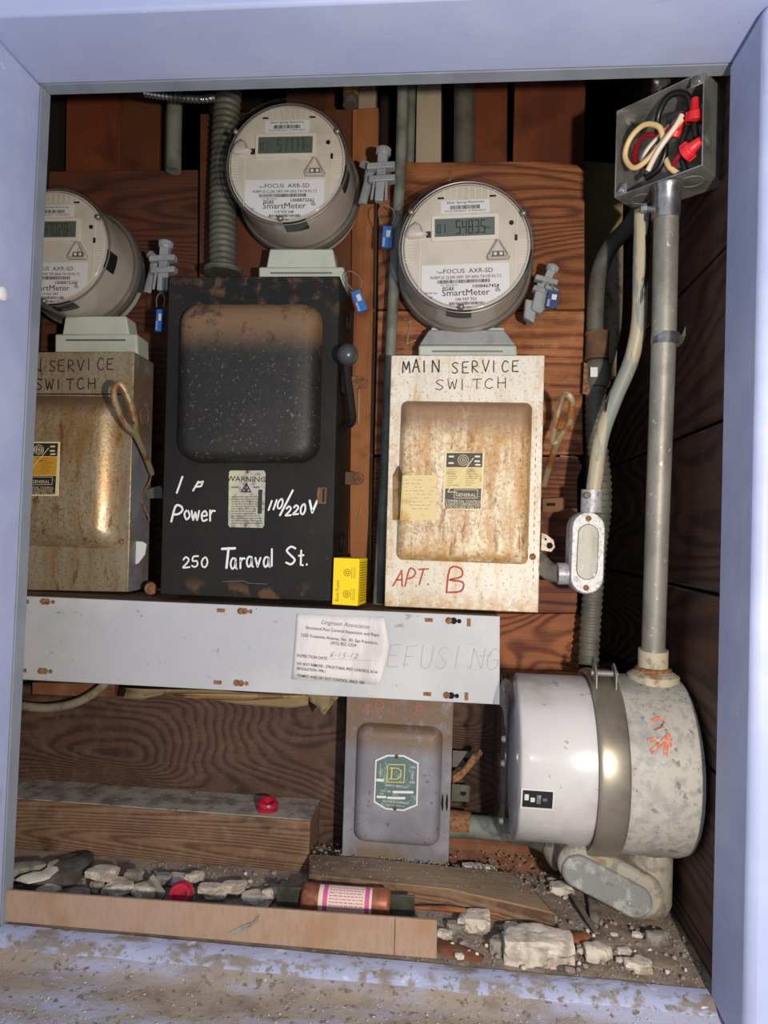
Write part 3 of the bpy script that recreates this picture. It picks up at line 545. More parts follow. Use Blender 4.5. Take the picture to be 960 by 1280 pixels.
# ================================================================ METERS
def meter(cx, cy, rpx, Yf, depth, serial, num, reading, dim, label, am=False, rot=0.0, facerot=0.0):
    R = rpx*u_at(Yf); u = R/88; c0 = P(cx, cy, Yf)
    t = thing('electric_meter', label, 'meter', (c0.x, Yf+depth, c0.z), (0, rot, 0), 'round electric meters')
    D = -depth
    A = lambda n_, g_, m_, p=None, **k: O(n_, g_, m_, p or t, local=True, **k)
    A('housing', G().lathe([(R*.93, D+.012), (R*.95, D+.05), (R*.955, -.002)], n=56), 'faceb', smooth=60)
    fy = D+.0085
    fp = A('faceplate', G().lathe([(R*.0001, fy), (R*.885, fy), (R*.91, fy+.003), (R*.915, fy+.012)], n=64, cap0=False), 'face')
    g = G()   # moulded ribs
    for x in range(-30, 36, 8): g.box(x*u, (x+1.2)*u, fy-.0005, fy+.001, 62*u, 76*u-abs(x)*.12*u)
    for z_ in range(-22, 8, 4):
        g.box(-77*u, -66*u, fy-.0005, fy+.001, z_*u, (z_+1)*u); g.box(66*u, 77*u, fy-.0005, fy+.001, z_*u, (z_+1)*u)
    g.box(64*u, 65*u, fy-.0005, fy+.001, -46*u, 40*u); g.box(-58*u, -57*u, fy-.0005, fy+.001, -60*u, 8*u)
    A('rib', g, 'bezel', fp)
    fr = math.radians(facerot); M_ = Matrix.Rotation(-fr, 4, 'Y')
    def f(n_, g_, m_, p=None, **k): g_.xf(M_); return A(n_, g_, m_, p or t, **k)
    bz = f('bezel', G().rrect(-43*u, 42*u, 6*u, 39*u, 2*u, fy+.001, fy-.0025, 3), 'bezel')
    f('screen', G().rrect(-39*u, 37*u, 11.5*u, 34.5*u, .6*u, fy, fy-.0030, 2), 'lcd', bz)
    g = G(); seg7(g, reading, -12*u, 14*u, fy-.0034, 17.5*u, 5.8*u, 1.25*u); seg7(g, '01', -36*u, 16*u, fy-.0034, 11*u, 4.5*u, 1*u)
    text(g, 'kWh', 27*u, 19*u, fy-.0034, 5*u); f('digits', g, 'lcddim' if dim else 'lcdd', bz)
    st = f('sticker', G().box(-31*u, 31*u, fy-.0006, fy+.001, 42*u, 59*u), 'lblw')
    g = G(); rn = random.Random(serial); y = fy-.0010
    text(g, 'Silver Spring Networks', 0, 54.5*u, y, 4.4*u, sx=1.15); barcode(g, -19*u, 19*u, 47*u, 52*u, y, 30, rn)
    text(g, 'FCC ID: OWS-NIC514    IC: 5975A-NIC514', 0, 43.6*u, y, 3.4*u, sx=.82); f('print', g, 'ink', st)
    # nameplate label: clipped by the round face
    rl = 82*u*.96; pts = [(-56*u, -24*u), (55*u, -24*u), (55*u, -math.sqrt(max(0, rl**2-(55*u)**2)))]
    pts += [(rl*math.sin(math.radians(a)), -rl*math.cos(math.radians(a))) for a in range(40, -45, -6)]; pts += [(-56*u, -math.sqrt(rl**2-(56*u)**2))]
    np_ = f('nameplate', G().prism(pts, fy-.0006, fy+.001), 'lblw')
    g = G(); text(g, 'Type', -33*u, -35*u, y, 4*u); text(g, 'FOCUS  AXR-SD', 3*u, -35.5*u, y, 8*u, sx=1.1); text(g, 'FORM 2S CL200 240V 3W 60Hz TA=30 Kh 7.2', 0, -42.5*u, y, 5.6*u, sx=.82)
    barcode(g, -36*u, 31*u, -48.5*u, -44*u, y, 60, rn); text(g, serial, 25*u, -55*u, y, 6*u, sx=1.15, bold=.00006); text(g, 'WC 1008 10/30 TA', -21*u, -51.5*u, y, 2.6*u)
    text(g, 'PG&E', -22*u, -57.5*u, y, 7*u, sx=.9, bold=.00008); text(g, 'SmartMeter', 0, -64.5*u, y, 11.6*u, sx=1.08); text(g, num, 0, -71*u, y, 5.2*u, sx=1.05, bold=.00004)
    barcode(g, -21*u, 24*u, -76.6*u, -72.8*u, y, 34, rn); text(g, 'Landis+Gyr', -2*u, -80.5*u, y, 3.8*u, sx=1.1)
    if am: text(g, 'AM 85 mm', -44*u, -61.5*u, y, 3.6*u); text(g, 'GS', -44*u, -67*u, y, 3.6*u)
    else: text(g, 'DS', -44*u, -66*u, y, 4*u)
    for r_ in (3, 5, 7):
        p = arc((36*u, -61*u), r_*u, 5, 65, 5); g.ribbon([(a, y, b) for a, b in p], .8*u)
    f('print', g, 'ink', np_)
    # optical port: triangular collar with two lenses
    tri = [(-.1, 1), (.1, 1), (.98, -.5), (.9, -.75), (-.9, -.75), (-.98, -.5)]
    pc = (41*u, -9*u)
    def T(k): return [(pc[0]+a*k*u, pc[1]+b*k*u) for a, b in tri]
    pt = f('optical_port', G().loops([[Vector((a, yy, b)) for a, b in T(kk)] for kk, yy in ((14.5, fy), (13.5, fy-.006), (11.5, fy-.006), (10.5, fy-.002))], False, True), 'faceb', smooth=50)
    g = G()
    for kk, yy in ((14.6, fy-.0008), (12.2, fy-.0063)):
        q_ = T(kk); g.tube([(a, yy, b) for a, b in q_], .0005 if kk > 13 else .0003, 5, closed=True)
    f('port_outline', g, 'inkg', pt)
    f('lens_window', G().prism([(pc[0]-8*u, pc[1]-7*u), (pc[0]+8*u, pc[1]-7*u), (pc[0]+7*u, pc[1]-.5*u), (pc[0]-7*u, pc[1]-.5*u)], fy-.0026, fy-.001), 'lcd', pt)
    for s_ in (-1, 1): f('lens', G().lathe([(.0001, -.0014), (1.6*u, -.001), (2.4*u, 0)], (pc[0]+s_*3.6*u, fy-.0026, pc[1]-3.8*u), n=12, cap0=False), 'bezel', pt)
    kb = f('reset_lever', G().loops([[Vector((-64*u+a*s_, yy, 20*u+b*s_)) for a, b in ((0, 12), (7, 8), (10, -1), (16, -4), (10, -8), (-8, -9), (-13, -5), (-9, 5))] for s_, yy in ((u, fy), (u, fy-.004), (.6*u, fy-.0065))], False, True), 'faceb', smooth=70)
    f('slot', G().box(-50*u, -44*u, fy-.0008, fy, 12*u, 20*u), 'ink', kb)
    f('magnet_mark', G().lathe([(.0001, 0), (3*u, 0), (3*u, .001)], (58*u, fy-.0008, 27*u), n=16, cap0=False), 'hole')
    for a, b, w_, h_ in ((-35, 61.5, 8, 2.2), (31, 61.5, 8, 2.2), (62, 4, 3.4, 7.5)): f('vent_slot', G().box(a*u, (a+w_)*u, fy-.0006, fy, b*u, (b+h_)*u), 'hole')
    # dark windows cut in the housing side
    for an, w_ in ((-94 if am else -80, 11), (-12, 9)):
        g = G(); L = []
        for s_ in (-1, -.3, .3, 1):
            a = math.radians(an+s_*w_); ca, sa = math.cos(a), math.sin(a)
            L.append([Vector((ca*R*q, yy, sa*R*q)) for q, yy in ((.94, D+.011), (.962, D+.011), (.968, D+.036), (.94, D+.036))])
        g.loops(L); A('side_window', g, 'hole')
    # clear cover
    A('cover', G().lathe([(R*.0001, D), (R*.955, D), (R*.985, D+.0015), (R, D+.006), (R, D+.022), (R*1.0, -.010), (R*1.035, -.004)], n=72, cap0=False, cap1=False), 'clear', smooth=50)
    rim = A('cover_rim', G().torus((0, D+.0025, 0), R*.975, R*.012, n=72), 'clear')
    A('rim_bead', G().torus((0, D+.013, 0), R*.962, R*.015, n=72), 'ringm', rim)
    for an in (28, 150, 268):
        a = math.radians(an); A('rivet', G().lathe([(.0001, -.002), (.0028, -.0015), (.0036, 0), (.0036, .004)], (math.cos(a)*R*.92, D, math.sin(a)*R*.92), n=16, cap0=False), 'ringm', smooth=60)
    A('clamp_ring', G().lathe([(R*.98, -.010), (R*1.03, -.011), (R*1.055, -.006), (R*1.055, .002), (R*1.03, .005)], n=72), 'ringm', smooth=50)
    A('gasket', G().torus((0, -.016, 0), R*.985, R*.014, n=72), 'clear')
    A('socket_ring', G().lathe([(R*.99, .002), (R*.99, .022)], n=48), 'socket')
    return t, R
m1, _ = meter(60, 304.5, 83, .91, .098, '1008872260', '119 933 247', '47028', True, 'round electric meter at far left, partly hidden by the jamb')
m2, _ = meter(355.5, 199, 83.5, .91, .100, '1008872261', '119 933 248', '51777', True, 'round electric meter mounted highest, above the black switch box')
m3, _ = meter(582, 303.5, 87.5, .872, .090, '1008467454', '106 937 753', '54835', False, 'round electric meter above the cream rusty switch box, its display clearly readable', True, facerot=2.0)
# sockets below the meters
def msock(px, Y, label):
    t = thing('meter_socket', label, 'socket', P((px[0][0]+px[1][0])/2, px[2][1], Y+.02))
    (x0, y0), (x1, y1) = px[0], px[1]; yb = px[2][1]
    O('shell', G().prism(quad([(x0, y0), (x1, y1), (x1+1, yb), (x0, yb)], Y), Y, Y+.04), 'socket', t, bevel=.003)
    xc = (x0+x1)/2; w = x1-x0
    pts = [(x0+w*.08, y0+4), (x0+w*.08, y0-14)]+[(x0+w*.08+w*.84*i/10, y0-14+0*i) for i in range(1, 10)]+[(x1-w*.08, y0-14), (x1-w*.08, y0+4)]
    O('collar', G().prism(quad([(x0+w*.09, y0+3), (x0+w*.13, y0-22), (x1-w*.13, y0-22), (x1-w*.09, y0+3)], Y+.008), Y+.008, Y+.04), 'socket', t, bevel=.002)
    O('lip', G().prism(quad([(x0+w*.14, y0+7), (x1-w*.14, y0+7), (x1-w*.14, y0+9), (x0+w*.14, y0+9)], Y-.0012), Y-.0012, Y+.001), 'ringm', t)
    return t
msock([(68, 417), (171, 417), (171, 446.5)], .962, 'pale plastic meter socket showing between left meter and left switch box')
msock([(323, 333), (430, 333), (432, 366)], .958, 'pale plastic meter socket between the highest meter and the black box')
ms = msock([(523, 431), (646, 431), (646, 453)], .948, 'grey plastic meter socket between right meter and cream switch box')
O('shoulder', G().prism(quad([(536, 412), (630, 412), (645, 431), (524, 431)], .952), .952, .985), 'greyplast', ms, bevel=.002)
# ring screws with lugs
def ringscrew(px, py, Y, ang, label, s=1.0, style=0):
    c0 = P(px, py, Y); t = thing('ring_screw', label, 'screw clamp', c0, (0, math.radians(ang), 0))
    A = lambda n_, g_, m_='greyplast', **k: O(n_, g_, m_, t, local=True, **k)
    g = G().lathe([(.0085*s, 0), (.0095*s, .002*s), (.0095*s, .009*s), (.0078*s, .011*s)], (0, 0, .025*s), (0, 0, 1), 20)
    for i in range(16):
        a = 2*math.pi*i/16; g.cyl((math.cos(a)*.0094*s, math.sin(a)*.0094*s, .0265*s), (math.cos(a)*.0094*s, math.sin(a)*.0094*s, .0345*s), .0011*s, 5)
    A('screw_head', g)
    A('bolt', G().loops([[Vector((x*w_*s, y*w_*s, z_*s)) for x, y in ((-.0068, -.006), (.0068, -.006), (.0068, .006), (-.0068, .006))] for z_, w_ in ((-.040, .85), (-.012, .95), (.006, .95), (.026, 1.05))]), bevel=.0012)
    for zz, x0, x1 in ((.001, -.020, .018), (-.0165, -.016, .020)):
        A('lug', G().loops([[Vector((x*s, yy*s, (zz+dz+(x-x0)*.13)*s)) for x, yy in ((x0, -.010), (x1, -.008), (x1, .006), (x0, .008))] for dz in (0, .0085)]), bevel=.0012)
    if s > .82: A('bracket', G().tube([(-.030*s, .012, .020*s), (-.019*s, .006, .012*s), (-.018*s, .004, -.002*s), (-.019*s, .004, -.014*s), (-.024*s, .004, -.042*s)], .0065*s, 8, flat=.6))
    for xx in ((-.0085, .0085) if s > .82 else ()): A('guard', G().tube([(xx*s, -.006*s, -.014*s), (xx*1.2*s, -.006*s, -.040*s)], .002*s, 6))
    return t
ringscrew(477, 217, .955, 3, 'grey plastic clamp screw on the right of the highest meter')
ringscrew(205, 331, .955, 3, 'grey plastic clamp screw on the right of the far left meter', .95)
ringscrew(681, 357, .935, 22, 'tilted grey plastic clamp screw on the right meter', .8)
g = G().prism(quad([(672, 352), (692, 357), (700, 362), (676, 392), (664, 386)], .93), .93, .95)
tag(O('seal_hasp', g, 'greyplast', bevel=.002), 'short grey hasp under the tilted clamp screw of the right meter', 'hasp')
g = G().prism(quad([(657, 373), (672, 376), (668, 404), (655, 396)], .935), .935, .95); O('finger_tab', g, 'greyplast', bpy.data.objects['seal_hasp'], bevel=.002)
def seal(px, py, Y, w, h, ang, wires, label, mat='tag', ry=0):
    c0 = P(px, py, Y); t = thing('seal_tag', label, 'seal', c0, (0, math.radians(ang), 0))
    k = u_at(Y); w *= k; h *= k
    O('capsule', G().rrect(-w/2, w/2, -h/2, h/2, w*.22, .004, -.0045, 4, taper=w*.1, steps=[(0, 0), (0, .7), (1, 1)]), 'clear', t, local=True)
    cr = O('insert', G().box(-w*.32, w*.34, -.0035, .003, -h*.42, h*.42), mat, t, local=True, bevel=.0006)
    O('lock_barrel', G().box(-w*.06, w*.22, -.0042, -.003, -h*.02, h*.24), 'lblw', cr, local=True)
    g = G()
    for i in range(5): g.box(-w*.26, -w*.12, -.0038, -.0034, -h*.36+i*h*.07, -h*.33+i*h*.07)
    O('print', g, 'lblw', cr, local=True)
    g = G().tube(spline([P(x, y, Y+dy) for x, y, dy in wires]), .0007, 6); O('wire', g, 'wirem', t)
    return t
seal(484, 297, .955, 19, 33, 2, [(478, 281, 0), (474, 272, 0), (474, 261, 0), (482, 257, 0), (491, 262, 0), (493, 272, 0), (490, 281, 0)], 'blue seal capsule hanging between the middle and right meters')
seal(200, 401, .952, 14, 34, 2, [(196, 384, 0), (196, 372, 0), (202, 366, 0), (206, 374, 0), (204, 384, 0)], 'blue seal capsule hanging beside the left meter against the black box')
seal(449, 377, .94, 19, 33, -22, [(440, 362, 0), (433, 352, 0), (431, 343, .004), (438, 339, 0), (448, 345, 0), (452, 353, 0), (450, 361, 0)], 'tilted blue seal capsule hanging at the top right of the black box')
seal(690, 375, .925, 21, 25, 8, [(684, 364, 0), (682, 357, 0), (688, 354, 0), (694, 364, 0)], 'small dull blue seal capsule beside the right meter', 'tagdk')
# ================================================================ SWITCH BOXES
def swbox(name, label, cat, ctr, fq, Yf, Yb, flat, side=None):
    t = thing(name, label, cat, P(ctr[0], ctr[1], Yf))
    O('body', G().prism(quad(fq, Yf+.004), Yf+.004, Yb), side or flat, t, bevel=.0015)
    O('cover', G().prism(quad(fq, Yf), Yf, Yf+.0035), flat, t, bevel=.0012)
    return t
def bulge(t, px, Yf, h, rc, mat, steps, name='raised_panel', taper=.006):
    a = P(px[0], px[1], Yf); b = P(px[2], px[3], Yf); m = P((px[0]+px[2])/2, px[1], Yf); m2 = P((px[0]+px[2])/2, px[3], Yf)
    l = P(px[0], (px[1]+px[3])/2, Yf).x; r = P(px[2], (px[1]+px[3])/2, Yf).x
    return O(name, G().rrect(l, r, m2.z, m.z, rc, Yf+.001, Yf-h, 6, taper, steps), mat, t, smooth=55)
pill = [(0, 0), (.5, .45), (1.3, .8), (2.6, .97), (4, 1)]
# --- black box
YK = .892
tk = swbox('switch_box', 'tall black enclosed switch box painted with a white street address', 'switch box', (312, 548), [(211, 346), (425, 345), (414.5, 752), (200, 743)], YK, 1.031, 'black')
def bulge_black():
    L = []; 
    for ins, h in ((0, 0), (1.0, .009), (3, .0175), (7, .0235), (13, .0265), (24, .0275)):
        x0, x1, z0, z1 = 229+ins*.8, 402-ins*1.3, 381+ins*1.9, 579-ins*1.0; r = max(24-ins*.7, 6); o = []
        for cx, cy, a0 in ((x1-r, z0+r, 0), (x0+r, z0+r, 90), (x0+r, z1-r, 180), (x1-r, z1-r, 270)):
            for j in range(7):
                a = math.radians(a0+90*j/6); xx = cx+r*math.cos(a); yy = cy-r*math.sin(a)
                o.append(P(xx-(yy-480)*.02, yy, YK+.0005) + Vector((0, -h, 0)))
        L.append(o)
    # dish the middle slightly like pressed sheet
    O('raised_panel', G().loops(L, False, True), 'blackbulge', tk, smooth=55)
bulge_black()
g = G()
g.ribbon([P(221, 616, YK-.0004), P(228, 596, YK-.0004)], .0026)
hand(g, 'p', 240, 612, 254, 612, 16, YK-.0004, .0024, slant=.3, gap=1.1)
hand(g, 'P', 213, 652, 228, 652, 20, YK-.0004, .0028, slant=.25, gap=1.1); hand(g, 'ower', 229, 650, 272, 651, 20, YK-.0004, .0024, gap=1.15)
hand(g, '11', 335, 637, 347, 636, 12, YK-.0004, .0024, slant=.3, gap=.9); hand(g, '0', 346, 636, 354, 636, 12, YK-.0004, .0022, slant=.2, gap=1.1)
g.ribbon([P(350, 644, YK-.0004), P(366, 613, YK-.0004)], .0026)
hand(g, '220', 357, 644, 383, 642, 12, YK-.0004, .0023, slant=.1, gap=1.2); hand(g, 'V', 386, 640, 397, 640, 14, YK-.0004, .0030, slant=.1, gap=1.1)
hand(g, '250', 228, 710, 262, 708, 13, YK-.0004, .0022, gap=1.25)
hand(g, 'T', 275, 710, 291, 710, 23, YK-.0004, .0032, gap=1.0, slant=.1); hand(g, 'araval', 288, 710, 349, 708, 20, YK-.0004, .0024, gap=1.2)
hand(g, 'S', 358, 706, 372, 706, 22, YK-.0004, .0026, gap=1.05); hand(g, 't.', 373, 707, 391, 707, 20, YK-.0004, .0024, gap=1.1)
O('lettering', g, 'whitep', tk)
g = G().tube([P(278, 727, YK-.0003), P(305, 726, YK-.0003), P(311, 729, YK-.0003), P(334, 730, YK-.0003)], .0003, 5); O('scratch', g, 'galv', tk)
wp = O('warning_plate', G().prism(quad([(288, 588), (330, 588), (332, 592), (330, 657), (328, 660), (287, 659), (285, 656), (286, 590)], YK-.0012), YK-.0012, YK), 'warnp', tk, bevel=.0003)
k = u_at(YK); g = G(); q = P(308, 602, YK-.0014); text(g, 'WARNING', q.x, q.z, q.y, 9.5*k, sx=1.12, bold=.00005)
q = P(308, 604, YK-.0014)
for a, b in (((0, 0), (-6, -11)), ((-6, -11), (6, -11)), ((6, -11), (0, 0)), ((0, -2), (0, -9)), ((-2.5, -6), (-1, -10)), ((2.5, -6), (1, -10))):
    g.ribbon([(q.x+a[0]*k, q.y, q.z+a[1]*k), (q.x+b[0]*k, q.y, q.z+b[1]*k)], 1.5*k)
rn = random.Random(5)
for i in range(12):
    y_ = 621+i*3.0; x_ = 289.5
    while x_ < (320 if 3 < i < 9 else 325):
        w_ = rn.uniform(2, 5); g.ribbon([P(x_, y_, YK-.0014), P(x_+w_, y_, YK-.0014)], .9*k); x_ += w_+1.2
for a, b in ((290, 609), (317, 609)): g.ribbon([P(a, b, YK-.0014), P(a+7, b, YK-.0014)], 1.2*k)
O('print', g, 'ink', wp)
O('side_bar', G().prism(quad([(323, 612), (328, 612), (327, 642), (322, 642)], YK-.0016), YK-.0016, YK-.001), 'plateblk', wp)
for x, y in ((308.5, 590), (306.5, 657)):
    q = P(x, y, YK-.0026); O('rivet', G().lathe([(.0005, 0), (.002, .0008), (.0024, .0016)], q, n=12), 'rust', wp)
q = P(403, 619, YK-.0002)
lt = O('latch', G().loops([[q+Vector((a*k, -yy, b*k)) for a, b in ((-6, 10), (-7, 0), (-5, -11), (6, -11), (6, 10))] for yy in (0, .003)]), 'brownrust', tk, bevel=.0008)
O('latch_slot', G().box(q.x+1*k, q.x+3*k, q.y-.0034, q.y-.0028, q.z-9*k, q.z+8*k), 'hole', lt)
for (x, y, yy) in ((452, 478, 1.02), (447, 598, .985)):
    q = P(x, y, yy); r_ = .009
    g = G().prism([(q.x+a, q.z+b) for a, b in [(-.035, r_), (0, r_)]+[(r_*math.sin(math.radians(d)), r_*math.cos(math.radians(d))) for d in range(20, 180, 20)]+[(0, -r_), (-.035, -r_)]], q.y, q.y+.003)
    lg = O('mounting_lug', g, 'brownrust' if y > 500 else 'rust', tk, bevel=.0006)
    O('screw_head', G().torus((q.x+.001, q.y-.001, q.z), .0052, .0014, n=20), 'rust', lg)
# side lever with ball
hd = O('operating_lever', G().tube(spline([P(433, 446, .868), P(434, 470, .88), P(438, 500, .90), P(440, 526, .92), P(432, 532, .93), P(424, 540, .94)]), .0055, 10, rad=None), 'black', tk, label='black side lever ending in a ball')
q = P(434.5, 443.5, .862); O('ball_knob', G().lathe([(.0135*math.sin(math.radians(a)), -.0135*math.cos(math.radians(a))) for a in range(2, 180, 8)], q, n=28), 'ball', hd, smooth=80)
O('lever_slot', G().prism(quad([(424, 465), (431, 465), (431, 490), (424, 490)], .93), .93, .95), 'brownrust', tk)
for zc_ in ((433, 405), (428, 678)):
    q = P(zc_[0]-6, zc_[1], .96)
    ko = O('knockout', G().torus((P(420, 500, YK).x+.0028 if zc_[1] < 500 else P(419, 600, YK).x+.003, .955, q.z), .014, .0012, axis=(1, 0, 0), n=28, m=6), 'black', tk)
# --- General style boxes (cream right, tan left)
def plate(t, px, Y, yel, parent_mat):
    pl = O('nameplate', G().prism(quad(px, Y), Y, Y+.001), 'platelt', t, bevel=.0003)
    x0, y0 = px[0]; x1 = px[1][0]; y1 = px[2][1]; sk = (px[3][0]-px[0][0])
    def Q(a, b, yy=Y-.0003): return P(x0+(x1-x0)*a+sk*b, y0+(y1-y0)*b, yy)
    def R4(a0, b0, a1, b1, m, n_='panel', e=.0003): O(n_, G().prism([Q(a0, b0), Q(a1, b0), Q(a1, b1), Q(a0, b1)], Y-e, Y), m, pl)
    R4(.05, .03, .95, .27, 'plateblk'); R4(.05, .28, .95, .62, 'yellowplate' if yel else 'paleplate'); R4(.05, .63, .95, .97, 'plateblk')
    k_ = u_at(Y); w = x1-x0; y_ = Y-.0006
    g = G(); c = Q(.47, .15, y_)
    for r_ in (.13, .08, .03): g.torus(c, r_*w*k_, .0005, n=20, m=4)
    g.ribbon([Q(.72, .12, y_), Q(.12, .68, y_)], .0011); g.ribbon([Q(.12, .69, y_), Q(.34, .69, y_)], .0009)
    for a, b in ((.17, .09), (.17, .2), (.82, .09), (.82, .17), (.84, .23)): g.ribbon([Q(a-.05, b, y_), Q(a+.05, b, y_)], .0022)
    for i in range(3):
        s_ = ('COMMERCIAL CONTROL', '& DEVICE CORPORATION', 'BROOKLYN NEW YORK U.S.A.')[i]; c = Q(.5, .87+i*.052, y_); text(g, s_, c.x, c.z, y_, w*.10*k_, sx=.72 if i else .8)
    c0_, c1_ = Q(.28, .66, y_), Q(.86, .66, y_)
    b4 = [Q(.28, .65, y_), Q(.86, .65, y_), Q(.86, .79, y_), Q(.28, .79, y_), Q(.28, .65, y_)]; g.ribbon(b4, .0006)
    c = Q(.57, .765, y_); text(g, 'GENERAL', c.x, c.z, y_, w*.12*k_, sx=1.0)
    O('print', g, 'platelt', pl)
    g = G(); rn = random.Random(3)
    for a0 in (.1, .55):
        for i in range(8):
            a = a0+(0 if a0 > .3 else 0); b = .31+i*.038; ww = rn.uniform(.12, .3); g.ribbon([Q(a, b, y_), Q(a+ww, b, y_)], .0004)
    O('fine_print', g, 'ink', pl)
YC = .905
tc_ = swbox('switch_box', 'cream rust-streaked main service switch box marked for apartment B', 'switch box', (582, 605), [(489, 444), (681, 444), (673, 766), (480.5, 758)], YC, .992, 'cream_flat')
bulge(tc_, (498, 502, 663, 703), YC, .0175, .009, 'cream_bulge', pill, taper=.0045)
YCB = YC-.0175
for i_, ch_ in enumerate('MAIN'): g = G(); hand(g, ch_, 503+i_*12.6, 466-i_*.3, 513+i_*12.6, 466-i_*.3, 14+(i_ % 2), YC-.0004, .0018, gap=1.1); O('letter', g, 'marker', tc_)
g = G(); hand(g, 'SERVICE', 565, 466, 653, 464, 14, YC-.0004, .0015, gap=1.45); O('lettering', g, 'marker', tc_)
g = G(); hand(g, 'SWITCH', 544, 487, 637, 485, 12.5, YC-.0004, .0012, gap=1.4); O('lettering', g, 'marker', tc_)
g = G(); hand(g, 'APT.', 491, 733, 546, 729, 20, YC-.0004, .0021, slant=.25, gap=1.15); hand(g, 'B', 554, 741, 582, 739, 31, YC-.0004, .0024, slant=.1, gap=1.1); O('lettering', g, 'redp', tc_)
plate(tc_, [(556, 564), (606, 566), (602, 638), (553, 636)], YCB-.0008, False, None)
g = G(); hand(g, 'SaWrtlUoNrta', 515, 665, 600, 663, 12, YCB-.0002, .0003, gap=.9, jit=.2); O('scrawl', g, 'rust', tc_)
lb = O('paper_label', G().prism(quad([(503, 594), (546, 594), (545, 650), (500, 650)], YCB-.0006), YCB-.0006, YCB-.0002), 'tanpaper', tc_)
g = G(); rn = random.Random(9)
for i in range(9):
    x_ = 506
    while x_ < 540: w_ = rn.uniform(2, 7); g.ribbon([P(x_, 600+i*4.5, YCB-.0009), P(x_+w_, 600+i*4.5, YCB-.0009)], .0004) if rn.random() < .6 else 0; x_ += w_+2
O('print', g, 'rust', lb)
g = G().loops([[P(491, 596, YC-.001), P(491, 650, YC-.001)][::1]+[P(491, 650, YC-.0015), P(491, 594, YC-.0015)], [P(498, 582, YC-.004), P(497, 650, YC-.004), P(497, 650, YC-.0045), P(498, 582, YC-.0045)], [P(504, 594, YCB-.001), P(502, 650, YCB-.001), P(502, 650, YCB-.0015), P(504, 594, YCB-.0015)]])
O('tape', g, 'tape', tc_)
q = P(666, 696, YC-.002); O('cover_screw', G().lathe([(.002, 0), (.0036, .0008), (.0042, .002)], q, n=14), 'rust', tc_)
g = G(); 
for i in range(22): y_ = 535+i*9.2; q = P(671-.02*(y_-500)+R_.uniform(-.5, .5), y_, YC-.0002); g.ribbon([q, q+Vector((0, 0, -.004))], R_.uniform(.0004, .0012))
O('chipped_edge', g, 'rust', tc_)
# handle (strap loop) on the right side
def strap(t, pts, r=.0042, loop=True):
    return O('handle', G().tube(spline(pts, 6), r, 10, flat=.9), 'handle', t)
strap(tc_, [P(680, 607, .955), P(686, 585, .935), P(697, 552, .90), P(711, 530, .88), P(715, 505, .865), P(711, 494, .86), P(704, 494, .865), P(699, 508, .875), P(694, 530, .885), P(691, 552, .90), P(697, 552, .90)])
q = P(700, 630, .975)
O('side_bracket', G().prism(quad([(678, 623), (707, 622), (706, 640), (678, 640)], .97), .97, .973), 'brownrust', tc_, bevel=.0005)
O('bracket_hole', G().prism(quad([(683, 628.5), (694, 628.5), (694, 632.5), (683, 632.5)], .9695), .9693, .97), 'hole', tc_)
q = P(686, 680, .945); k_ = u_at(.945)
hp = O('hasp', G().prism([P(677, 666, .945), P(683, 668, .945), P(692, 675, .945), P(694, 684, .945), P(689, 690, .945), P(676, 688, .945)], .945, .947), 'cream_flat', tc_, bevel=.0005)
O('hasp_hole', G().cyl(P(687, 682, .9445), P(687, 682, .9451), .0042, 16), 'hole', hp); O('hasp_hole', G().cyl(P(682, 674, .9445), P(682, 674, .9451), .0016, 10), 'hole', hp)
YL = .93
tl_ = swbox('switch_box', 'tan rust-stained main service switch box at far left, cut by the jamb', 'switch box', (80, 590), [(-25, 440), (168, 439.5), (160, 740), (-35, 736)], YL, .999, 'tan_flat', 'greyswitch')
bulge(tl_, (-22, 494, 151, 684), YL, .020, .02, 'tan_bulge', [(0, 0), (.6, .25), (1.6, .55), (3, .85), (4.2, .97), (5, 1)], taper=.0065)
O('lid_seam', G().prism(quad([(-20, 491.5), (152, 492), (152, 493.5), (-20, 493)], YL-.0003), YL-.0004, YL), 'hole', tl_)
YLB = YL-.0205
g = G(); hand(g, 'MAIN', -28, 464, 58, 464, 15, YL-.0004, .0018, gap=1.35); hand(g, 'SERVICE', 61, 464, 146, 462, 14, YL-.0004, .0017, gap=1.4); hand(g, 'SWITCH', 44, 487, 123, 486, 13, YL-.0004, .0019, gap=1.4); O('lettering', g, 'marker', tl_)
plate(tl_, [(26, 552), (75, 552), (73, 620), (22, 620)], YLB-.0008, True, None)
strap(tl_, [P(190, 592, .975), P(184, 575, .95), P(172, 548, .91), P(160, 534, .885), P(147, 512, .865), P(142, 492, .855), P(146, 481, .853), P(153, 482, .855), P(162, 500, .865), P(168, 525, .88), P(170, 540, .90), P(172, 548, .91)])
q = P(151, 677, YL-.002); O('cover_screw', G().lathe([(.002, 0), (.0036, .0008), (.0042, .002)], q, n=14), 'rust', tl_)
XS = P(164, 600, YL+.004).x
O('knockout', G().torus((XS+.0005, .965, P(182, 520, .965).z), .013, .001, axis=(1, 0, 0), n=28, m=6), 'greyswitch', tl_)
g = G().prism([P(x, y, .955) for x, y in ((163, 676), (178, 677), (183, 680), (181, 693), (173, 704), (160, 709), (158, 700), (166, 690))], .955, .957); O('quadrant_plate', g, 'lblw', tl_, bevel=.0004)
O('side_bracket', G().prism(quad([(180, 612), (200, 607), (203, 611), (203, 623), (180, 623)], .975), .975, .978), 'galvd', tl_, bevel=.0004)
O('side_rim', G().tube([P(176, 622, .965), P(187, 602, .975), P(190, 590, .98)], .0014, 6), 'rust', tl_)
O('side_rim', G().tube([P(176, 624, .965), P(187, 650, .975)], .0012, 6), 'rust', tl_)
